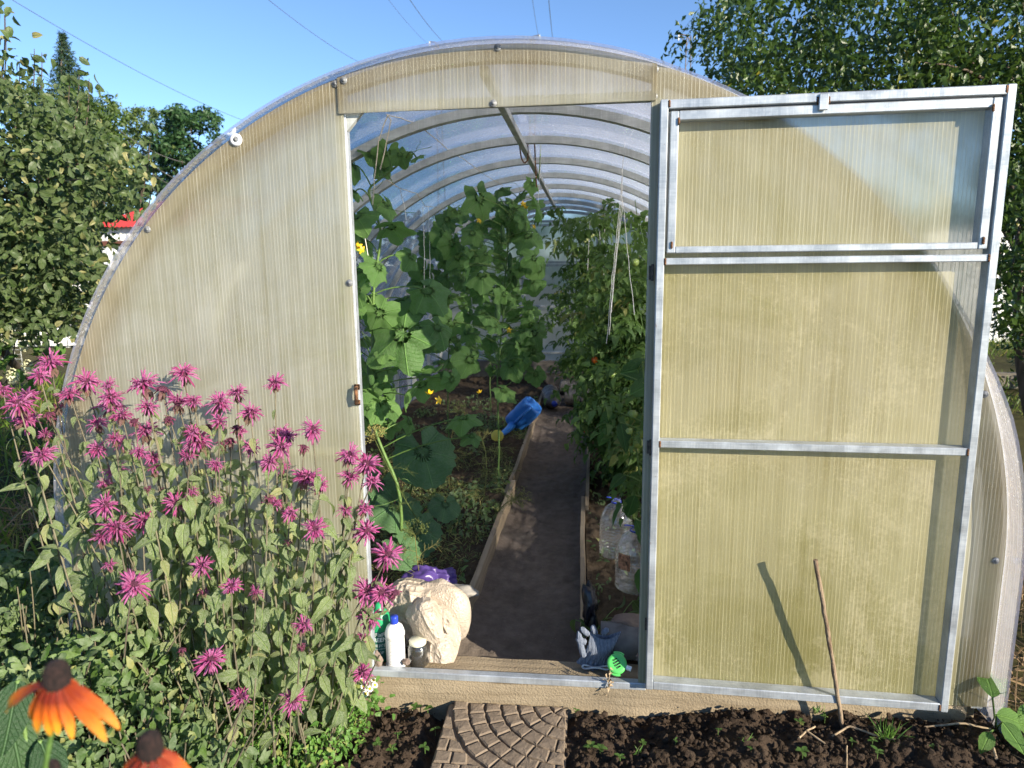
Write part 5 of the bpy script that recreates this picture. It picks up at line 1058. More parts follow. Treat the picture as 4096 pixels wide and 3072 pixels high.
obj('stems', mb, M['vine'], t, kind='stuff'); N = 520; p = b+g.normal(size=(N, 3))*V(.06, .035, .04)+V(-.03, 0, .055); p[:, 2] = np.clip(p[:, 2], .01, .2); p[:, 1] = np.minimum(p[:, 1], -.03); tv, tf, tuv = leaf_t(1., .6, 'round', .2, .5, 4, .03, 0., .15); obj('leaves', MB().scatter(tv, tf, orient(N, g, .7, V(.1, -.4, 0)[None], .5, .2)*(.022*g.uniform(.6, 1.3, N))[:, None, None], p, g.random(N)*.9, tuv), M['weed'], t, kind='stuff')
# ------------------------------------------------------------------ seedlings, grass tuft, stick, twigs
SL = [mesh_of('leaf', leaf_t(1., .62, 'round', .15, .3+.3*k, 4), M['weed']) for k in range(2)]
def zs(p): return float(soil_z(np.array([p]))[0])+.006
def gz(x): return .008+.055*min(1, max(0, ((x-2690)/1340)/.5)) if x > 2690 else .01
g = np.random.default_rng(23)
def seedling(label, p, n, L, seed, hgt=.02, grp='weed seedlings in the bare soil'):
    g = np.random.default_rng(seed); p = V(p[0], p[1], zs(p)); t = thing('weed_seedling', label, 'plant', tuple(p), grp); obj('stem', MB().tube([p-V(0, 0, .01), p+V(0, 0, hgt)], .0012, 5), M['vine'], t); a0 = g.uniform(0, 6)
    for k in range(n):
        a = a0+k*2.4 if n > 2 else a0+k*math.pi; d = nrm(V(math.cos(a), math.sin(a), g.uniform(.2, .6))); z = nrm(V(0, 0, 1)-d*d[2]); inst('leaf', SL[k % 2], t, p+V(0, 0, hgt*(.6+.4*k/n)), np.stack([np.cross(d, z), d, z], 1), L*g.uniform(.7, 1.2))
SD = ((1555, 2770, 8, .045), (1500, 2805, 4, .018), (1660, 2820, 5, .022), (1710, 2815, 6, .022), (1740, 2905, 3, .016), (1590, 2930, 3, .016), (1510, 2985, 6, .022), (1570, 2990, 5, .02), (1700, 3005, 4, .02), (1445, 2975, 4, .016), (1410, 3030, 3, .016), (2305, 2860, 3, .016), (2360, 3010, 5, .024), (2400, 3020, 5, .022), (2570, 2990, 4, .016), (2480, 3060, 5, .018), (3210, 3025, 5, .022), (3200, 2895, 4, .018), (3410, 2955, 4, .014), (3490, 2970, 4, .016), (3510, 3020, 5, .018), (3300, 2870, 4, .014), (3730, 3010, 3, .018), (2870, 2980, 3, .012), (3000, 3040, 3, .012), (2700, 3030, 3, .012))
ZN = lambda x: 0 if x < 1790 else 1 if x < 3150 else 2
for k, (x, y, n, L) in enumerate(SD):
    lab = {0: 'largest weed seedling with pointed leaves by the sill at the slab', 16: 'heart leaved seedling in the soil below the stick'}.get(k)
    z_ = ZN(x); od = sorted([q[0] for j, q in enumerate(SD) if ZN(q[0]) == z_ and j not in (0, 16)])
    lab = lab or 'tiny green weed seedling in bare soil %s, %s from the left' % (('between feverfew and slab', 'between slab and stick', 'around the stick')[z_], ORD[od.index(x)])
    seedling(lab, at(x, y, Z=gz(x)), n, L, 600+k, grp='weed seedlings '+('between feverfew and slab', 'between slab and stick', 'around the stick')[z_])
def tuft(label, x, y, n, h, seed):
    g = np.random.default_rng(seed); p = at(x, y, Z=gz(x)); p[2] = zs(p); t = thing('grass_tuft', label, 'grass', tuple(p), 'grass tufts in the soil'); mb = MB()
    for k in range(n):
        d = nrm(V(g.normal()*.6+.15, g.normal()*.4-.15, 1)); tv, tf, tuv = leaf_t(h*g.uniform(.5, 1.2), .004, 'lance', .3, .9, 5); z = nrm(g.normal(size=3)+V(0, 0, .3)); z = nrm(z-d*(z@d)); mb.add(tv@np.stack([np.cross(d, z), d, z], 1).T+p+g.normal(size=3)*V(.008, .006, 0), tf, g.random()*.9, tuv)
    obj('blades', mb, M['weed'], t, kind='stuff')
tuft('bright grass tuft growing beside the leaning stick', 3545, 2945, 34, .085, 31); tuft('small grass tuft at the foot of the door', 3270, 2840, 10, .04, 32); tuft('small grass tuft in the soil left of the stick', 2985, 3010, 9, .035, 33); tuft('grass sprouts between slab and stick', 2545, 3040, 6, .04, 34)
s0 = at(3378, 2878, Z=.062); s1 = at(3262, 2240, Y=s0[1]-.05); c = curve(s0-V(0, 0, .05), s1, (.004, 0, 0), 26); c += .0016*np.stack([vnoise(c, 30., k) for k in range(3)], 1)
M['stick'] = m_wood('rusty_rod', (.11, .065, .04), (.36, .28, .19), (60., 60., 9.), .85, .8); obj('stick', MB().tube(c, .0066+.0012*vnoise(c, 40., 5), 9), M['stick'], None, True, 'rusty leaning stick poked into the soil before the door', 'stick')
M['straw2'] = m_plain('dry_twig', (.36, .27, .17), .9, .25, 60.)
for k, (pts, r, lab) in enumerate((([(3330, 2925), (3400, 2888), (3420, 2892), (3520, 2930), (3600, 2948)], .0032, 'long dry stalk lying past the foot of the stick'), ([(3195, 2965), (3220, 2930), (3258, 2890)], .003, 'short pale twig lying left of the stick'), ([(3225, 2930), (3300, 2960)], .003, 'thin brown twig lying across the soil under the stick'), ([(3390, 3072), (3388, 2960)], .002, 'thin upright straw in the soil below the stick'), ([(3700, 2900), (3850, 2920), (3960, 2925)], .003, 'dry stem lying beneath the door corner'), ([(3960, 2960), (3985, 3040)], .004, 'grey twig at the far corner of the soil'))):
    P = np.array([at(x, y, Z=gz(x)+.01) for (x, y) in pts]); P[:, 2] = [zs(p)+.010 for p in P]; q = np.linspace(0, len(P)-1, 14); P = np.stack([np.interp(q, np.arange(len(P)), P[:, j]) for j in range(3)], 1); P += .003*np.stack([vnoise(P, 30., j+k) for j in range(3)], 1); obj('dry_twig', MB().tube(P, r, 6), M['straw2'], None, True, lab, 'twig', 'dry twigs on the soil')
# leafy plant at the corner of the greenhouse
WL2 = [mesh_of('leaf', leaf_t(1., .58, 'ovate', .2, .45+.3*k, 12, .02, 0., .03), m_leaf('primrose_leaf_%d' % k, (.09, .21, .035), (.17, .32, .06), None, .4, .5, None, 'pin', 30.)) for k in range(2)]
b = at(3985, 2900, Z=.05); b[2] = .03; t = thing('leafy_weed', 'bright broad leaved plant growing at the greenhouse corner', 'plant', tuple(b)); g = np.random.default_rng(15); mb = MB()
for (x, y, ln, tx, tz, Y) in ((3970, 2790, .115, .05, 1., -.06), (3985, 2860, .10, .8, -.2, -.12), (4060, 2890, .11, .9, -.3, -.12), (3960, 2930, .07, -.3, -.7, -.16), (4010, 2890, .09, .35, -.9, -.16), (4070, 2860, .09, .9, .3, -.05)):
    p = at(x, y, Y=Y); place_leaf(t, WL2[int(g.integers(2))], p, ln, g, nrm(nrm(CAM-p)*.8+V(.3, 0, .3)), V(tx, -.05, tz)); mb.tube(curve(b, p, V(0, 0, .01), 6), .0028, 5, False)
obj('stems', mb, M['vine'], t, kind='stuff')
# dry sprig hanging on the sill
p = at(2440, 2700, Y=-.016); mb = MB(); g = np.random.default_rng(44); tv, tf, tuv = leaf_t(1., .5, 'ovate', .5, 1.2, 3, .02, .6); N = 24; mb.tube([p+V(0, .006, .012), p+V(-.005, -.006, -.045)], .0015, 5); mb.scatter(tv, tf, orient(N, g, 0., None, .7, .8)*.016, p+V(-.004, -.008, -.02)+g.normal(size=(N, 3))*V(.006, .003, .018), g.random(N)); obj('dry_sprig', mb, M['straw2'], None, True, 'withered sprig hanging over the sill bar', 'sprig')
# ================================================================== THINGS INSIDE THE DOORWAY
M['blue'] = m_plain('blue_plastic', (.035, .19, .58), .35, .06, 6.); M['yrose'] = m_plain('yellow_plastic', (.72, .62, .10), .5, .08, 8.); M['whitepl'] = m_plain('white_plastic', (.80, .80, .78), .35, .04, 8.); M['capblue'] = m_plain('blue_cap', (.02, .05, .42), .3, .08, 20.)
M['greenpl'] = m_plain('green_plastic', (.02, .30, .12), .35, .08, 10.); M['teal'] = m_plain('teal_label', (.015, .13, .10), .5, .08, 10.); M['lime'] = m_plain('lime_plastic', (.10, .52, .12), .4, .06, 10.); M['ink'] = m_plain('grey_print', (.32, .33, .34), .6, .1); M['paper'] = m_plain('white_print', (.8, .85, .82), .6, .03); M['grey'] = m_plain('grey_ribbed_card', (.13, .13, .13), .8, .2, 20.)
def m_clear(name, col=(.92, .95, .96), fac=.07, rough=.08):
    t = NT(name); n = t.noise(18., t.co(), 3); D = t.n('BsdfTranslucent', {'Color': col}); TRn = t.n('BsdfTransparent', {'Color': (.93, .95, .96)}); G = t.n('BsdfGlossy', {'Color': (1, 1, 1), 'Roughness': rough, 'Normal': t.bump(n, .25, .01)}); D2 = t.n('BsdfDiffuse', {'Color': col}); b = t.mixsh(t.ramp(n, .35, .75, fac*.6, fac*1.7), TRn, t.mixsh(.5, D, D2)); L = t.n('LayerWeight', {0: .3}); return t.done(t.mixsh(t.ramp(L.outputs['Facing'], .2, 1., .06, .75), b, G))
M['pet'] = m_clear('clear_bottle_plastic'); M['dusty'] = m_plain('dusty_bottle_plastic', (.11, .105, .10), .35, .3, 20., 0., .4, 60.); M['glass'] = m_clear('jar_glass', (.8, .85, .8), .05, .03)
def m_wrap():
    t = NT('bubble_wrap'); v = t.n('TexVoronoi', {'Vector': t.co(), 'Scale': 120.}); h = t.ramp(v.outputs['Distance'], .1, .55, 1., 0.); n = t.noise(7., t.co(), 4); c = t.mix(t.ramp(n, .35, .7), (.47, .39, .30), (.62, .55, .46)); b = t.bump(t.math('ADD', h, t.math('MULTIPLY', t.noise(22., t.co(), 4, .7), 2.)), .5, .004); p = t.pbr(c, .4, b); return t.done(t.mixsh(.25, p, t.n('BsdfTranslucent', {'Color': c})))
M['wrap'] = m_wrap()
def m_film(name, col, tr=.4):
    t = NT(name); n = t.noise(12., t.co(), 4); c = t.mix(t.ramp(n, .3, .7), tuple(x*.7 for x in col), col); p = t.pbr(c, .3, t.bump(n, .5, .01)); return t.done(t.mixsh(tr, p, t.n('BsdfTranslucent', {'Color': c})))
M['purple'] = m_film('purple_film', (.13, .08, .34)); M['blackfilm'] = m_film('dark_film', (.012, .013, .02), .1); M['paleclo'] = m_plain('pale_cloth', (.28, .265, .24), .9, .15)
M['stone'] = m_soil('stone', (.16, .12, .10), (.27, .21, .17), 12., -.3, .5)
def m_knit():
    t = NT('knitted_wool'); co = t.co(); mp = t.n('Mapping', {'Vector': co, 'Scale': (260., 260., 420.)}); w = t.n('TexWave', {'Vector': co, 'Scale': 70., 'Distortion': 2.}, bands_direction='X'); n = t.noise(120., co, 3); c = t.mix(t.ramp(w.outputs['Fac'], .2, .8), (.085, .105, .15), (.27, .31, .39)); c = t.mix(t.ramp(n, .5, .8, 0., .4), c, (.42, .45, .5)); return t.done(t.pbr(c, .95, t.bump(w.outputs['Fac'], .8, .004), 0., .1))
M['knit'] = m_knit()
def xf(o, Rm=np.eye(3), s=1.): return lambda v: (np.asarray(v)*s)@np.asarray(Rm).T+np.asarray(o)
# ------------------------------------------------------------------ bubble wrap bundle
def crumple(name, c, r, seed, mat, amp, sc, label, cat, sub=None, flat=0., pw=1., group=None, parent=None):
    v, f = (IV5, IF5) if sub is None else sub; d = v/np.linalg.norm(v, axis=1)[:, None]
    n1 = np.abs(fbm(d+seed, sc, 3, seed)); n2 = fbm(d*1.0+3+seed, sc*.6, 2, seed+5); k = 1+amp*(n2*.9+.9*(.35-n1)); p = d*k[:, None]*np.asarray(r); lo = -np.asarray(r)[2]*(1-flat); p[:, 2] = np.maximum(p[:, 2], lo); mb = MB().add(p+np.asarray(c), f); return obj(name, mb, M[mat], parent, True, label, cat, group)
bb = at(1750, 2480, Y=.17); bd = depth(bb)
wv = thing('bubble_wrap', 'crumpled cream bubble wrap bundle standing on the threshold', 'packaging', (bb[0], bb[1], .09))
def cr_spline(P, n):
    """Catmull-Rom resampling along axis 0"""
    P = np.asarray(P, float); k = len(P); Q = np.concatenate([[2*P[0]-P[1]], P, [2*P[-1]-P[-2]]]); out = []
    for t_ in np.linspace(0, k-1-1e-6, n):
        i = int(t_); f = t_-i; p0, p1, p2, p3 = Q[i], Q[i+1], Q[i+2], Q[i+3]; out.append(.5*(2*p1+(p2-p0)*f+(2*p0-5*p1+4*p2-p3)*f*f+(3*p1-p0-3*p2+p3)*f**3))
    return np.array(out)
def cloth(rows, name, seed, amp, nu=90, nv=90):
    """sheet through a grid of photo points with their own distances, creased"""
    G = np.array([[at(x, y, Y=yy) for (x, y, yy) in r] for r in rows]); G = cr_spline(G, nv); G = np.swapaxes(cr_spline(np.swapaxes(G, 0, 1), nu), 0, 1); P = G.reshape(-1, 3)
    Q = np.stack([P[:, 0]+.5*P[:, 2], P[:, 1], .45*P[:, 2]-.15*P[:, 0]], 1); c1 = np.abs(vnoise(Q+.3, 15., seed)); c2 = np.abs(vnoise(Q, 31., seed+1)); c3 = vnoise(P, 10., seed+2); dsp = .75*amp*(1.6*(.45-c1**.6)+1.2*(.45-c2**.6)+.5*c3+.6*(.45-np.abs(vnoise(P, 55., seed+3))**.6))
    P = P+V(.25, -.8, .55)*dsp[:, None]; P[:, 2] = np.maximum(P[:, 2], .0915); i = (np.arange(nv-1)[:, None]*nu+np.arange(nu-1)[None]).ravel()
    return obj(name, MB().add(P, np.stack([i, i+1, i+nu+1, i+nu], 1)), M['wrap'], wv)
cloth([[(1550, 2350, .27), (1605, 2312, .28), (1690, 2318, .29), (1765, 2365, .29), (1815, 2430, .28)], [(1535, 2400, .20), (1600, 2345, .20), (1690, 2355, .20), (1780, 2405, .20), (1836, 2480, .22)], [(1560, 2460, .17), (1630, 2415, .15), (1715, 2430, .14), (1795, 2490, .15), (1842, 2560, .18)], [(1600, 2530, .17), (1660, 2510, .16), (1730, 2520, .15), (1795, 2580, .13), (1820, 2640, .15)], [(1630, 2630, .17), (1690, 2620, .17), (1745, 2620, .15), (1785, 2655, .12), (1800, 2668, .13)]], 'wrap', 41, .019)
cloth([[(1632, 2425, .15), (1690, 2388, .14), (1735, 2398, .13), (1768, 2440, .14)], [(1622, 2465, .12), (1680, 2440, .09), (1728, 2455, .085), (1770, 2500, .11)], [(1645, 2510, .10), (1690, 2500, .07), (1735, 2520, .07), (1775, 2560, .10)], [(1655, 2560, .11), (1700, 2560, .085), (1735, 2580, .085), (1760, 2600, .11)]], 'flap', 51, .012, 60, 60)
cloth([[(1720, 2540, .12), (1755, 2530, .11), (1800, 2540, .12), (1838, 2560, .16)], [(1690, 2600, .09), (1735, 2585, .075), (1790, 2590, .075), (1832, 2610, .11)], [(1668, 2658, .075), (1720, 2650, .06), (1775, 2655, .06), (1815, 2650, .09)]], 'flap', 61, .011, 60, 60)
pv = IV4*(1+.2*fbm(IV4, 1.3, 2, 8))[:, None]*V(.10, .055, .12); pv[:, 2] = np.maximum(pv[:, 2], -.115); obj('inner_fold', MB().add(pv+V(bb[0], .225, .21), IF4), M['wrap'], wv)
crumple('plastic_bag', at(1735, 2320, Y=.50)+V(0, 0, -.01), (.10, .07, .075), 61, 'purple', .55, 1.5, 'crumpled translucent purple bag behind the bubble wrap', 'bag', None, .3)
crumple('cloth_rag', at(1830, 2375, Y=.42), (.07, .05, .03), 63, 'paleclo', .5, 1.7, 'pale rag on the purple bag against the edging plank', 'rag', (IV4, IF4), .3)
# ------------------------------------------------------------------ bottles and jar
zb_ = .090
def stand(x, Y): p = at(x, 2600, Y=Y); return V(p[0], Y, zb_)
b = stand(1582, .055); hB = .178
t = thing('white_bottle', 'white plastic bottle with a blue cap and a printed label', 'bottle', tuple(b)); pr = [[0, 0], [.030, 0], [.034, .004], [.0345, .014], [.032, .018], [.032, .115], [.034, .119], [.0345, .124], [.033, .130], [.0325, .134], [.027, .150], [.015, .160], [.0125, .163], [.0125, .166]]
obj('body', MB().lathe(pr, b, 32), M['whitepl'], t); obj('cap', MB().lathe([[.0135, .160], [.0138, .161], [.0138, .184], [.0125, .187], [.0, .187]], b, 24), M['capblue'], t)
lt = NT('fine_print'); uu = lt.sep(lt.co('UV')); ln = lt.math('FRACT', lt.math('MULTIPLY', uu[1], 17.)); wn2 = lt.noise(1., lt.n('Mapping', {'Vector': lt.co('UV'), 'Scale': (130., 17., 1.)}), 2); mk = lt.math('MULTIPLY', lt.ramp(ln, .5, .55), lt.ramp(wn2, .42, .48)); M['print'] = lt.done(lt.pbr(lt.mix(mk, (.80, .80, .78), (.40, .41, .42)), .5))
obj('label', MB().lathe([[.0322, .022], [.0323, .068], [.0322, .112]], b, 32), M['print'], t)
b = stand(1524, .10); t = thing('green_bottle', 'green bottle with a teal label half hidden behind the post', 'bottle', tuple(b)); pr = [[0, 0], [.032, 0], [.036, .005], [.036, .15], [.034, .165], [.024, .182], [.014, .19], [.014, .21], [0, .21]]; obj('body', MB().lathe(pr, b, 32), M['greenpl'], t); obj('label', MB().lathe([[.0364, .012], [.0364, .118]], b, 32), M['teal'], t)
def wrap_text(txt, size, zc, r, ang, parent, mat, bold=False):
    cu = bpy.data.curves.new('lettering', 'FONT'); cu.body = txt; cu.size = size; cu.align_x = 'CENTER'; cu.align_y = 'CENTER'; cu.offset = .0004 if bold else 0.; o = bpy.data.objects.new('lettering', cu); COL.objects.link(o); dg = bpy.context.evaluated_depsgraph_get(); me = bpy.data.meshes.new_from_object(o.evaluated_get(dg)); bpy.data.objects.remove(o)
    k = len(me.vertices); co = np.empty(k*3, np.float32); me.vertices.foreach_get('co', co); co = co.reshape(-1, 3).astype(float); a = ang+co[:, 0]/r; w = np.stack([r*np.cos(a), r*np.sin(a), zc+co[:, 1]], 1)+b; me.vertices.foreach_set('co', w.astype(np.float32).ravel()); me.update(); me.materials.clear(); me.materials.append(mat); return obj('lettering', me, None, parent)
ca = math.atan2(CAM[1]-b[1], CAM[0]-b[0])
wrap_text('GREEN B', .021, .088, .0368, ca+.0, t, M['paper'], True); wrap_text('ЭНЕРГЕН', .014, .066, .0368, ca-.1, t, M['paper']); wrap_text('СТИМУЛЯТОР', .006, .054, .0368, ca-.1, t, M['paper']); wrap_text('ОР', .013, .040, .0368, ca+.05, t, M['paper'])
mb = MB()
for r_ in (.006, .010, .014): 
    a_ = np.linspace(0, math.pi, 12)
    for o_ in (-.012, .012): mb.tube(np.stack([b[0]+.0369*np.cos(ca+(o_+r_*np.cos(a_))/.0369), b[1]+.0369*np.sin(ca+(o_+r_*np.cos(a_))/.0369), b[2]+.101+r_*.9*np.sin(a_)], 1), .0009, 4)
obj('emblem', mb, M['paper'], t)
b = stand(1672, .075); t = thing('glass_jar', 'squat glass jar of dark contents with a pale lid under the bubble wrap', 'jar', tuple(b)); obj('body', MB().lathe([[0, 0], [.033, 0], [.036, .006], [.036, .062], [.033, .072], [.0275, .079], [.0275, .086]], b, 28), M['glass'], t); obj('contents', MB().lathe([[0, .003], [.0325, .003], [.0345, .01], [.0345, .060], [.031, .069], [0, .070]], b, 28), m_plain('dark_contents', (.02, .014, .010), .3, .3), t); obj('lid', MB().lathe([[.0285, .078], [.0295, .079], [.0295, .091], [.027, .0935], [0, .0935]], b, 28), m_plain('cream_lid', (.72, .70, .55), .4, .05), t)
def rock(name, p, r, seed, mat, label, cat, group=None): d = IV4; k = 1+.28*fbm(d+seed, 1.4, 3, seed); return obj(name, MB().add(d*k[:, None]*np.asarray(r)+np.asarray(p), IF4), M[mat], None, True, label, cat, group)
rock('onion', at(1625, 2648, Y=.03), (.013, .011, .010), 7, 'stone', 'tiny brown bulb on the threshold before the jar', 'bulb'); rock('stone', at(1510, 2630, Y=.02)+V(0, 0, -.01), (.018, .014, .03), 8, 'stone', 'pale chipped stone wedged against the left post', 'stone')
# ------------------------------------------------------------------ right corner: stone, ribbed tub, glove, green dispenser
tb = at(2520, 2590, Y=.16); tb[2] = .118
mb = MB(); n = 44; prof = [[.062+.0011*(k % 2), -.11+.22*k/n] for k in range(n+1)]; R_x = np.array([[0, 0, 1.], [0, 1, 0], [-1, 0, 0]]); mb.lathe(prof, (0, 0, 0), 26, xf(tb+V(.01, .02, .032), R_x)); mb.lathe([[0, -.11], [.062, -.11]], (0, 0, 0), 26, xf(tb+V(.01, .02, .032), R_x)); obj('ribbed_tube', mb, M['grey'], None, True, 'thick grey ribbed tube lying in the right corner of the threshold', 'tube')
rock('stone', at(2535, 2497, Y=.21), (.075, .05, .03), 17, 'stone', 'flat reddish stone lying on the ribbed tube', 'stone'); rock('stone', at(2570, 2630, Y=.04), (.022, .014, .013), 18, 'stone', 'small grey stone beside the green dispenser', 'stone')
gp = at(2395, 2590, Y=.085); gl = thing('knitted_glove', 'grey blue knitted work glove draped over the right edging plank', 'glove', (gp[0], gp[1], .09))
us = np.linspace(0, 1, 26); vs_ = np.linspace(0, 1, 30); U, Vv = np.meshgrid(us, vs_); pts = []
for (sgn) in (1, -1):
    x = (U-.5)*(.105-.035*Vv*(1-Vv)*2)+.05*(.5-Vv); z = .058-.125*Vv-.02*np.sin(U*3.1); y = -sgn*.010*np.sin(U*math.pi)**.6-.004*np.sin(U*40)*np.clip((Vv-.3)*2, 0, 1)-.03*(1-Vv)**2*0; p = np.stack([x, y-.01*np.sin(Vv*5), z], -1).reshape(-1, 3); p += .005*np.stack([fbm(p, 18., 2, 30+j) for j in range(3)], 1); pts.append(p)
i = (np.arange(29)[:, None]*26+np.arange(25)[None]).ravel(); q = np.stack([i, i+1, i+27, i+26], 1); mb = MB().add(pts[0]+gp, q); mb.add(pts[1]+gp+V(0, .004, 0), q[:, ::-1]); obj('palm', mb, M['knit'], gl)
mb = MB()
for (x0, z0, x1, z1, r) in ((-.045, .02, -.075, .035, .011), (-.05, -.03, -.068, .06, .011), (-.035, .05, -.06, .075, .010), (-.012, .055, -.02, .085, .010), (.015, .055, .03, .075, .010)):
    c = curve(gp+V(x0, -.004, z0), gp+V(x1, -.006, z1), V(-.004, -.006, 0), 8); o = MB().tube(c, np.array([.9, 1, 1, 1, 1, .95, .8, .35])*r, 10); obj('finger', o, M['knit'], gl)
c = np.stack([gp[0]+.045*np.cos(np.linspace(0, 6.28, 24))*1.0-.01, gp[1]-.012-.008*np.sin(np.linspace(0, 6.28, 24)), gp[2]-.066-.004*np.sin(np.linspace(0, 19, 24))], 1); obj('cuff', MB().tube(c, .003, 6), m_plain('pale_hem', (.5, .5, .5), .9), gl)
gp = at(2468, 2655, Y=.02); ax_ = nrm(CAM-gp+V(-.2, 0, .5)); B = basis(ax_, V(1, .2, .5)); F = xf(gp, B); t = thing('green_dispenser', 'round lime green plastic dispenser with slots and a white spout on the sill', 'container', tuple(gp))
a = np.linspace(0, 2*math.pi, 40, endpoint=False); mb = MB().lathe([[0, -.012], [.028, -.012], [.032, -.009], [.032, .006], [.029, .010], [.022, .0105]], (0, 0, 0), 36, F); mb.lathe([[.022, .0105], [0, .0105]], (0, 0, 0), 36, F); obj('body', mb, M['lime'], t)
for k in range(4): y = (k-1.5)*.0085; w = .0125-.003*abs(k-1.5); obj('slot', MB().bevbox((-w, y-.0026, .0100), (w, y+.0026, .0120), .0012, F), m_plain('dark_slot', (.03, .12, .05), .6) if k == 0 else bpy.data.materials['dark_slot'], t)
for s in (-1, 1): obj('grip', MB().tube(F(np.stack([np.cos(np.linspace(-.5, .5, 8)+(0 if s > 0 else math.pi)+.9)*.034, np.sin(np.linspace(-.5, .5, 8)+(0 if s > 0 else math.pi)+.9)*.034, 0*np.linspace(0, 1, 8)], 1)), .005, 7), M['lime'], t)
obj('spout', MB().tube(F(np.array([[.022, -.022, 0], [.034, -.034, 0]])), .008, 12), M['whitepl'], t); 
crumple('plastic_film', at(2360, 2440, Y=.28), (.028, .05, .075), 71, 'blackfilm', .6, 1.6, 'crumpled black film hanging beside the right edging plank', 'film', (IV4, IF4), .2)
# pulled weeds lying behind the glove
PW = [mesh_of('leaf', leaf_t(1., .62, 'ovate', .4, 1.1, 6, .02, .3), m_leaf('wilting_leaf', (.05, .10, .025), (.13, .19, .05), None, .3, .5, None, 'pin'))]
b = at(2430, 2440, Y=.3); b[2] = .09; t = thing('pulled_weeds', 'heap of wilting pulled weeds behind the glove', 'plant', tuple(b)); g = np.random.default_rng(81); mb = MB()
for k in range(26): p = b+g.normal(size=3)*V(.07, .05, .035)+V(.03, 0, .05); place_leaf(t, PW[0], p, g.uniform(.05, .085), g, None, None); mb.tube(curve(b+g.normal(size=3)*V(.05, .03, .01), p, V(0, 0, .03), 5), .002, 4, False)
obj('stems', mb, M['vine'], t, kind='stuff')
# ------------------------------------------------------------------ five litre bottles
def big_bottle(label, b, h, r, ang=0., axis=(0, 0, 1), cap=None, loop=True, mat='pet', group='large plastic bottles in the greenhouse', water=0.):
    B = basis(axis, V(math.cos(ang), math.sin(ang), 0)); F = xf(b, B); t = thing('plastic_bottle', label, 'bottle', tuple(b), group); pr = [[0, .006], [r*.6, .0], [r*.92, .006], [r, .03*h]]
    for k in range(9): z = .06+.055*k; pr += [[r, z*h], [r*.965, (z+.018)*h], [r*.965, (z+.03)*h], [r, (z+.045)*h]]
    pr += [[r*.99, .60*h], [r*.9, .72*h], [r*.68, .83*h], [r*.38, .90*h], [r*.26, .925*h], [r*.26, h]]; obj('body', MB().lathe(pr, (0, 0, 0), 28, F), M[mat], t)
    if loop: obj('handle', MB().tube(F(np.stack([r*.3+.0*np.linspace(0, 1, 12)+r*.9*np.sin(np.linspace(0, math.pi, 12))*-1, .02*np.cos(np.linspace(0, 6.28, 12)), h*.93+.0*np.linspace(0, 1, 12)+.03*np.sin(np.linspace(0, math.pi, 12))], 1)), .003, 6), M['capblue'], t); obj('collar', MB().lathe([[r*.27, .925*h], [r*.31, .925*h], [r*.31, .945*h], [r*.27, .945*h]], (0, 0, 0), 24, F), M['capblue'], t)
    if cap: obj('cap', MB().lathe([[r*.30, .96*h], [r*.30, 1.02*h], [0, 1.02*h]], (0, 0, 0), 20, F), M['capblue'], t)
    return t, F
b = at(2462, 2215, Z=.075); big_bottle('empty open clear bottle standing between tomato bed and path', V(b[0], b[1], .07), .285, .078)
b = at(2520, 2345, Z=.075); t, F = big_bottle('ridged clear bottle with a faded label, nearer and half behind the right post', V(b[0]+.02, b[1], .07), .28, .085)
a = np.linspace(-2.6, -1.9, 10); obj('label', MB().add(np.concatenate([F(np.stack([.0862*np.cos(a), .0862*np.sin(a), 0*a+.11], 1)), F(np.stack([.0862*np.cos(a), .0862*np.sin(a), 0*a+.18], 1))]), np.stack([np.arange(9), np.arange(9)+1, np.arange(9)+11, np.arange(9)+10], 1)), m_plain('faded_label', (.45, .22, .12), .6, .6, 60.), t)
b = at(2215, 1600, Z=.1); big_bottle('dusty full bottle lying with its cap towards the door at the path end', V(b[0]-.05, b[1]+.22, .13), .36, .09, 0, nrm(V(.18, -1, -.12)), True, False, 'dusty'); big_bottle('dusty bottle lying crosswise at the path end, against the tomatoes', V(b[0]+.12, b[1]+.18, .10), .34, .085, 0, nrm(V(1, -.35, .0)), True, False, 'dusty'); big_bottle('dusty bottle on top of the pile at the path end', V(b[0]+.05, b[1]+.35, .17), .34, .085, 0, nrm(V(.8, -.1, -.1)), True, False, 'dusty')
# ------------------------------------------------------------------ watering can tipped on its side
wc = at(2092, 1660, Z=.20); axis = nrm(V(.62, -.28, .66)); B = basis(axis, V(1, 0, -1.)); S_ = 1.05; F = xf(wc-axis*.135, B, S_)
t = thing('watering_can', 'blue plastic watering can with a yellow rose lying on the bed edge', 'watering can', (wc[0], wc[1], .1)); n = 32; a = np.arange(n)*2*math.pi/n
def ring(rx, ry, z, e=.55, ox=0.): return np.stack([ox+rx*np.sign(np.cos(a))*np.abs(np.cos(a))**e, ry*np.sign(np.sin(a))*np.abs(np.sin(a))**e, np.full(n, z)], 1)
rings = [ring(.02, .02, -.01, 1), ring(.075, .058, 0, .8), ring(.088, .068, .012, .7), ring(.09, .07, .07), ring(.086, .066, .10), ring(.09, .07, .13), ring(.09, .07, .21), ring(.086, .067, .25), ring(.076, .060, .268, .7), ring(.068, .053, .264, .7), ring(.066, .052, .12, .7), ring(.01, .01, .11, 1)]
v = np.concatenate(rings); i = np.arange(len(rings)-1)[:, None]*n; j = np.arange(n)[None]; obj('body', MB().add(F(v), np.stack([i+j, i+(j+1) % n, i+n+(j+1) % n, i+n+j], -1).reshape(-1, 4)), M['blue'], t)
camd = B.T@nrm(CAM-wc); fa = math.atan2(camd[1], camd[0]); fd = V(math.cos(fa), math.sin(fa), 0); sd = V(-fd[1], fd[0], 0)
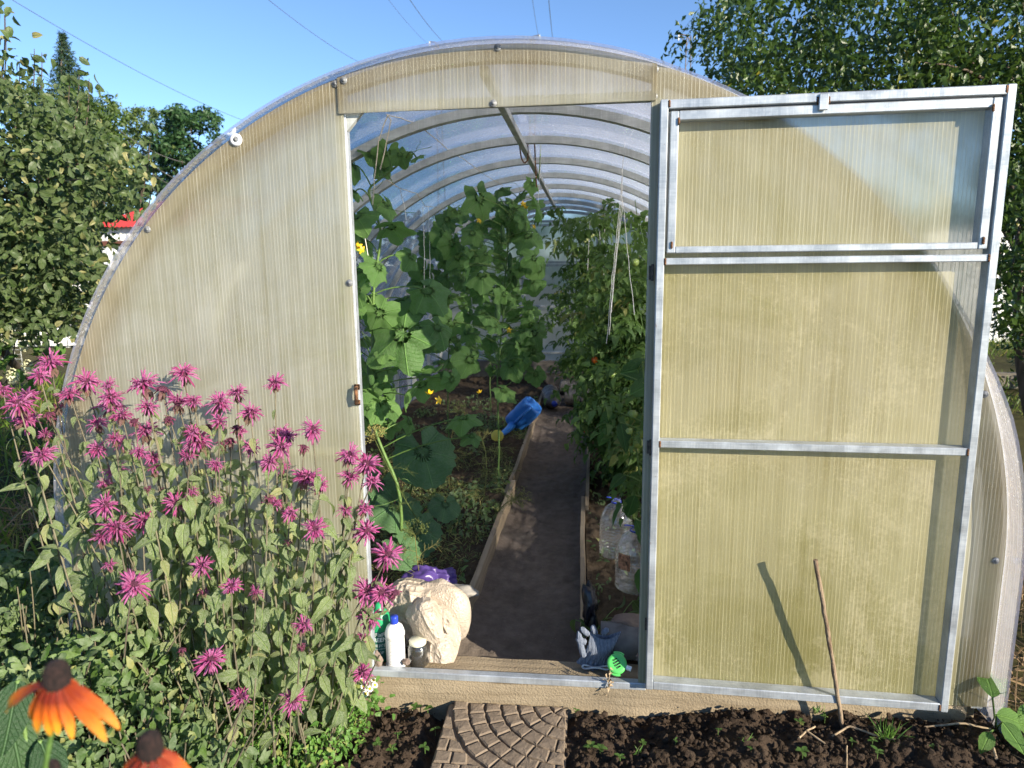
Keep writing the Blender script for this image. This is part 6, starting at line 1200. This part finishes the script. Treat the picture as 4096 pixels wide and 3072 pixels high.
hc = np.array([fd*.052+V(0, 0, .262), fd*.105+V(0, 0, .265), fd*.13+V(0, 0, .21), fd*.125+V(0, 0, .13), fd*.08+V(0, 0, .07)]); q = np.linspace(0, 4, 20); hc = np.stack([np.interp(q, np.arange(5), hc[:, k]) for k in range(3)], 1); obj('handle', MB().tube(F(hc), .011*S_, 10), M['blue'], t)
rp = at(1990, 1744, Z=.15); s0 = F(np.array([[0, 0, .02]]))[0]; s0 = s0+(rp-s0)*.18; obj('spout', MB().tube(curve(s0, rp, V(.01, 0, -.015), 10), np.linspace(.034, .015, 10), 14), M['blue'], t)
rd = nrm(nrm(rp-s0)*.5+nrm(CAM-rp)*1.0); Br = basis(rd); Fr = xf(rp, Br, 1.05); ro = obj('rose', MB().lathe([[.012, -.02], [.015, -.012], [.044, .004], [.046, .010], [.044, .013], [.03, .016], [0, .018]], (0, 0, 0), 28, Fr), M['yrose'], t)
mb = MB()
for k in range(40): r_ = .038*math.sqrt((k+.5)/40); a_ = k*2.39996; mb.lathe([[0, .0015], [.0014, .0]], (0, 0, 0), 6, lambda v, r_=r_, a_=a_: Fr(v+V(r_*math.cos(a_), r_*math.sin(a_), .0185-.004*(r_/.04)**2)))
obj('holes', mb, M['ink'], ro, kind='stuff')
# purple pot among the tomatoes and a raised timber edge by the lawn
b = at(2440, 1740, Z=.10); mb = MB().lathe([[0, 0], [.075, 0], [.09, .10], [.095, .10], [.095, .115], [.085, .115], [.07, .02], [0, .02]], (0, 0, 0), 24, xf(V(b[0]+.03, b[1], .09), basis(V(.3, -.35, .85)))); obj('plant_pot', mb, m_plain('purple_plastic', (.16, .09, .30), .4, .1), None, True, 'tilted purple pot lying under the tomatoes', 'pot')
p = at(4040, 1520, Z=.05); obj('timber_edge', MB().bevbox((p[0]-.5, p[1]-.05, -.05), (p[0]+2.5, p[1]+.03, .14), .01), M['darkplank'], None, False, 'dark timber edging at the start of the lawn by the pear tree', 'board')
# a bumblebee on one of the blooms
p = at(1040, 1640, Y=-.16); B = basis(V(.6, -.5, .3)); bee = thing('bumblebee', 'dark bumblebee clinging to a bloom in front of the gable', 'insect', tuple(p)); obj('body', MB().add((IV2*V(.004, .004, .0075))@B.T+p, IF2), m_plain('bee_fur', (.03, .022, .012), .9, .4, 300.), bee); obj('wing', MB().add((leaf_t(.009, .0035, 'round', 0, .1, 3)[0])@B.T+p+V(0, -.002, .004), leaf_t(.009, .0035, 'round', 0, .1, 3)[1]), M['pet'], bee)
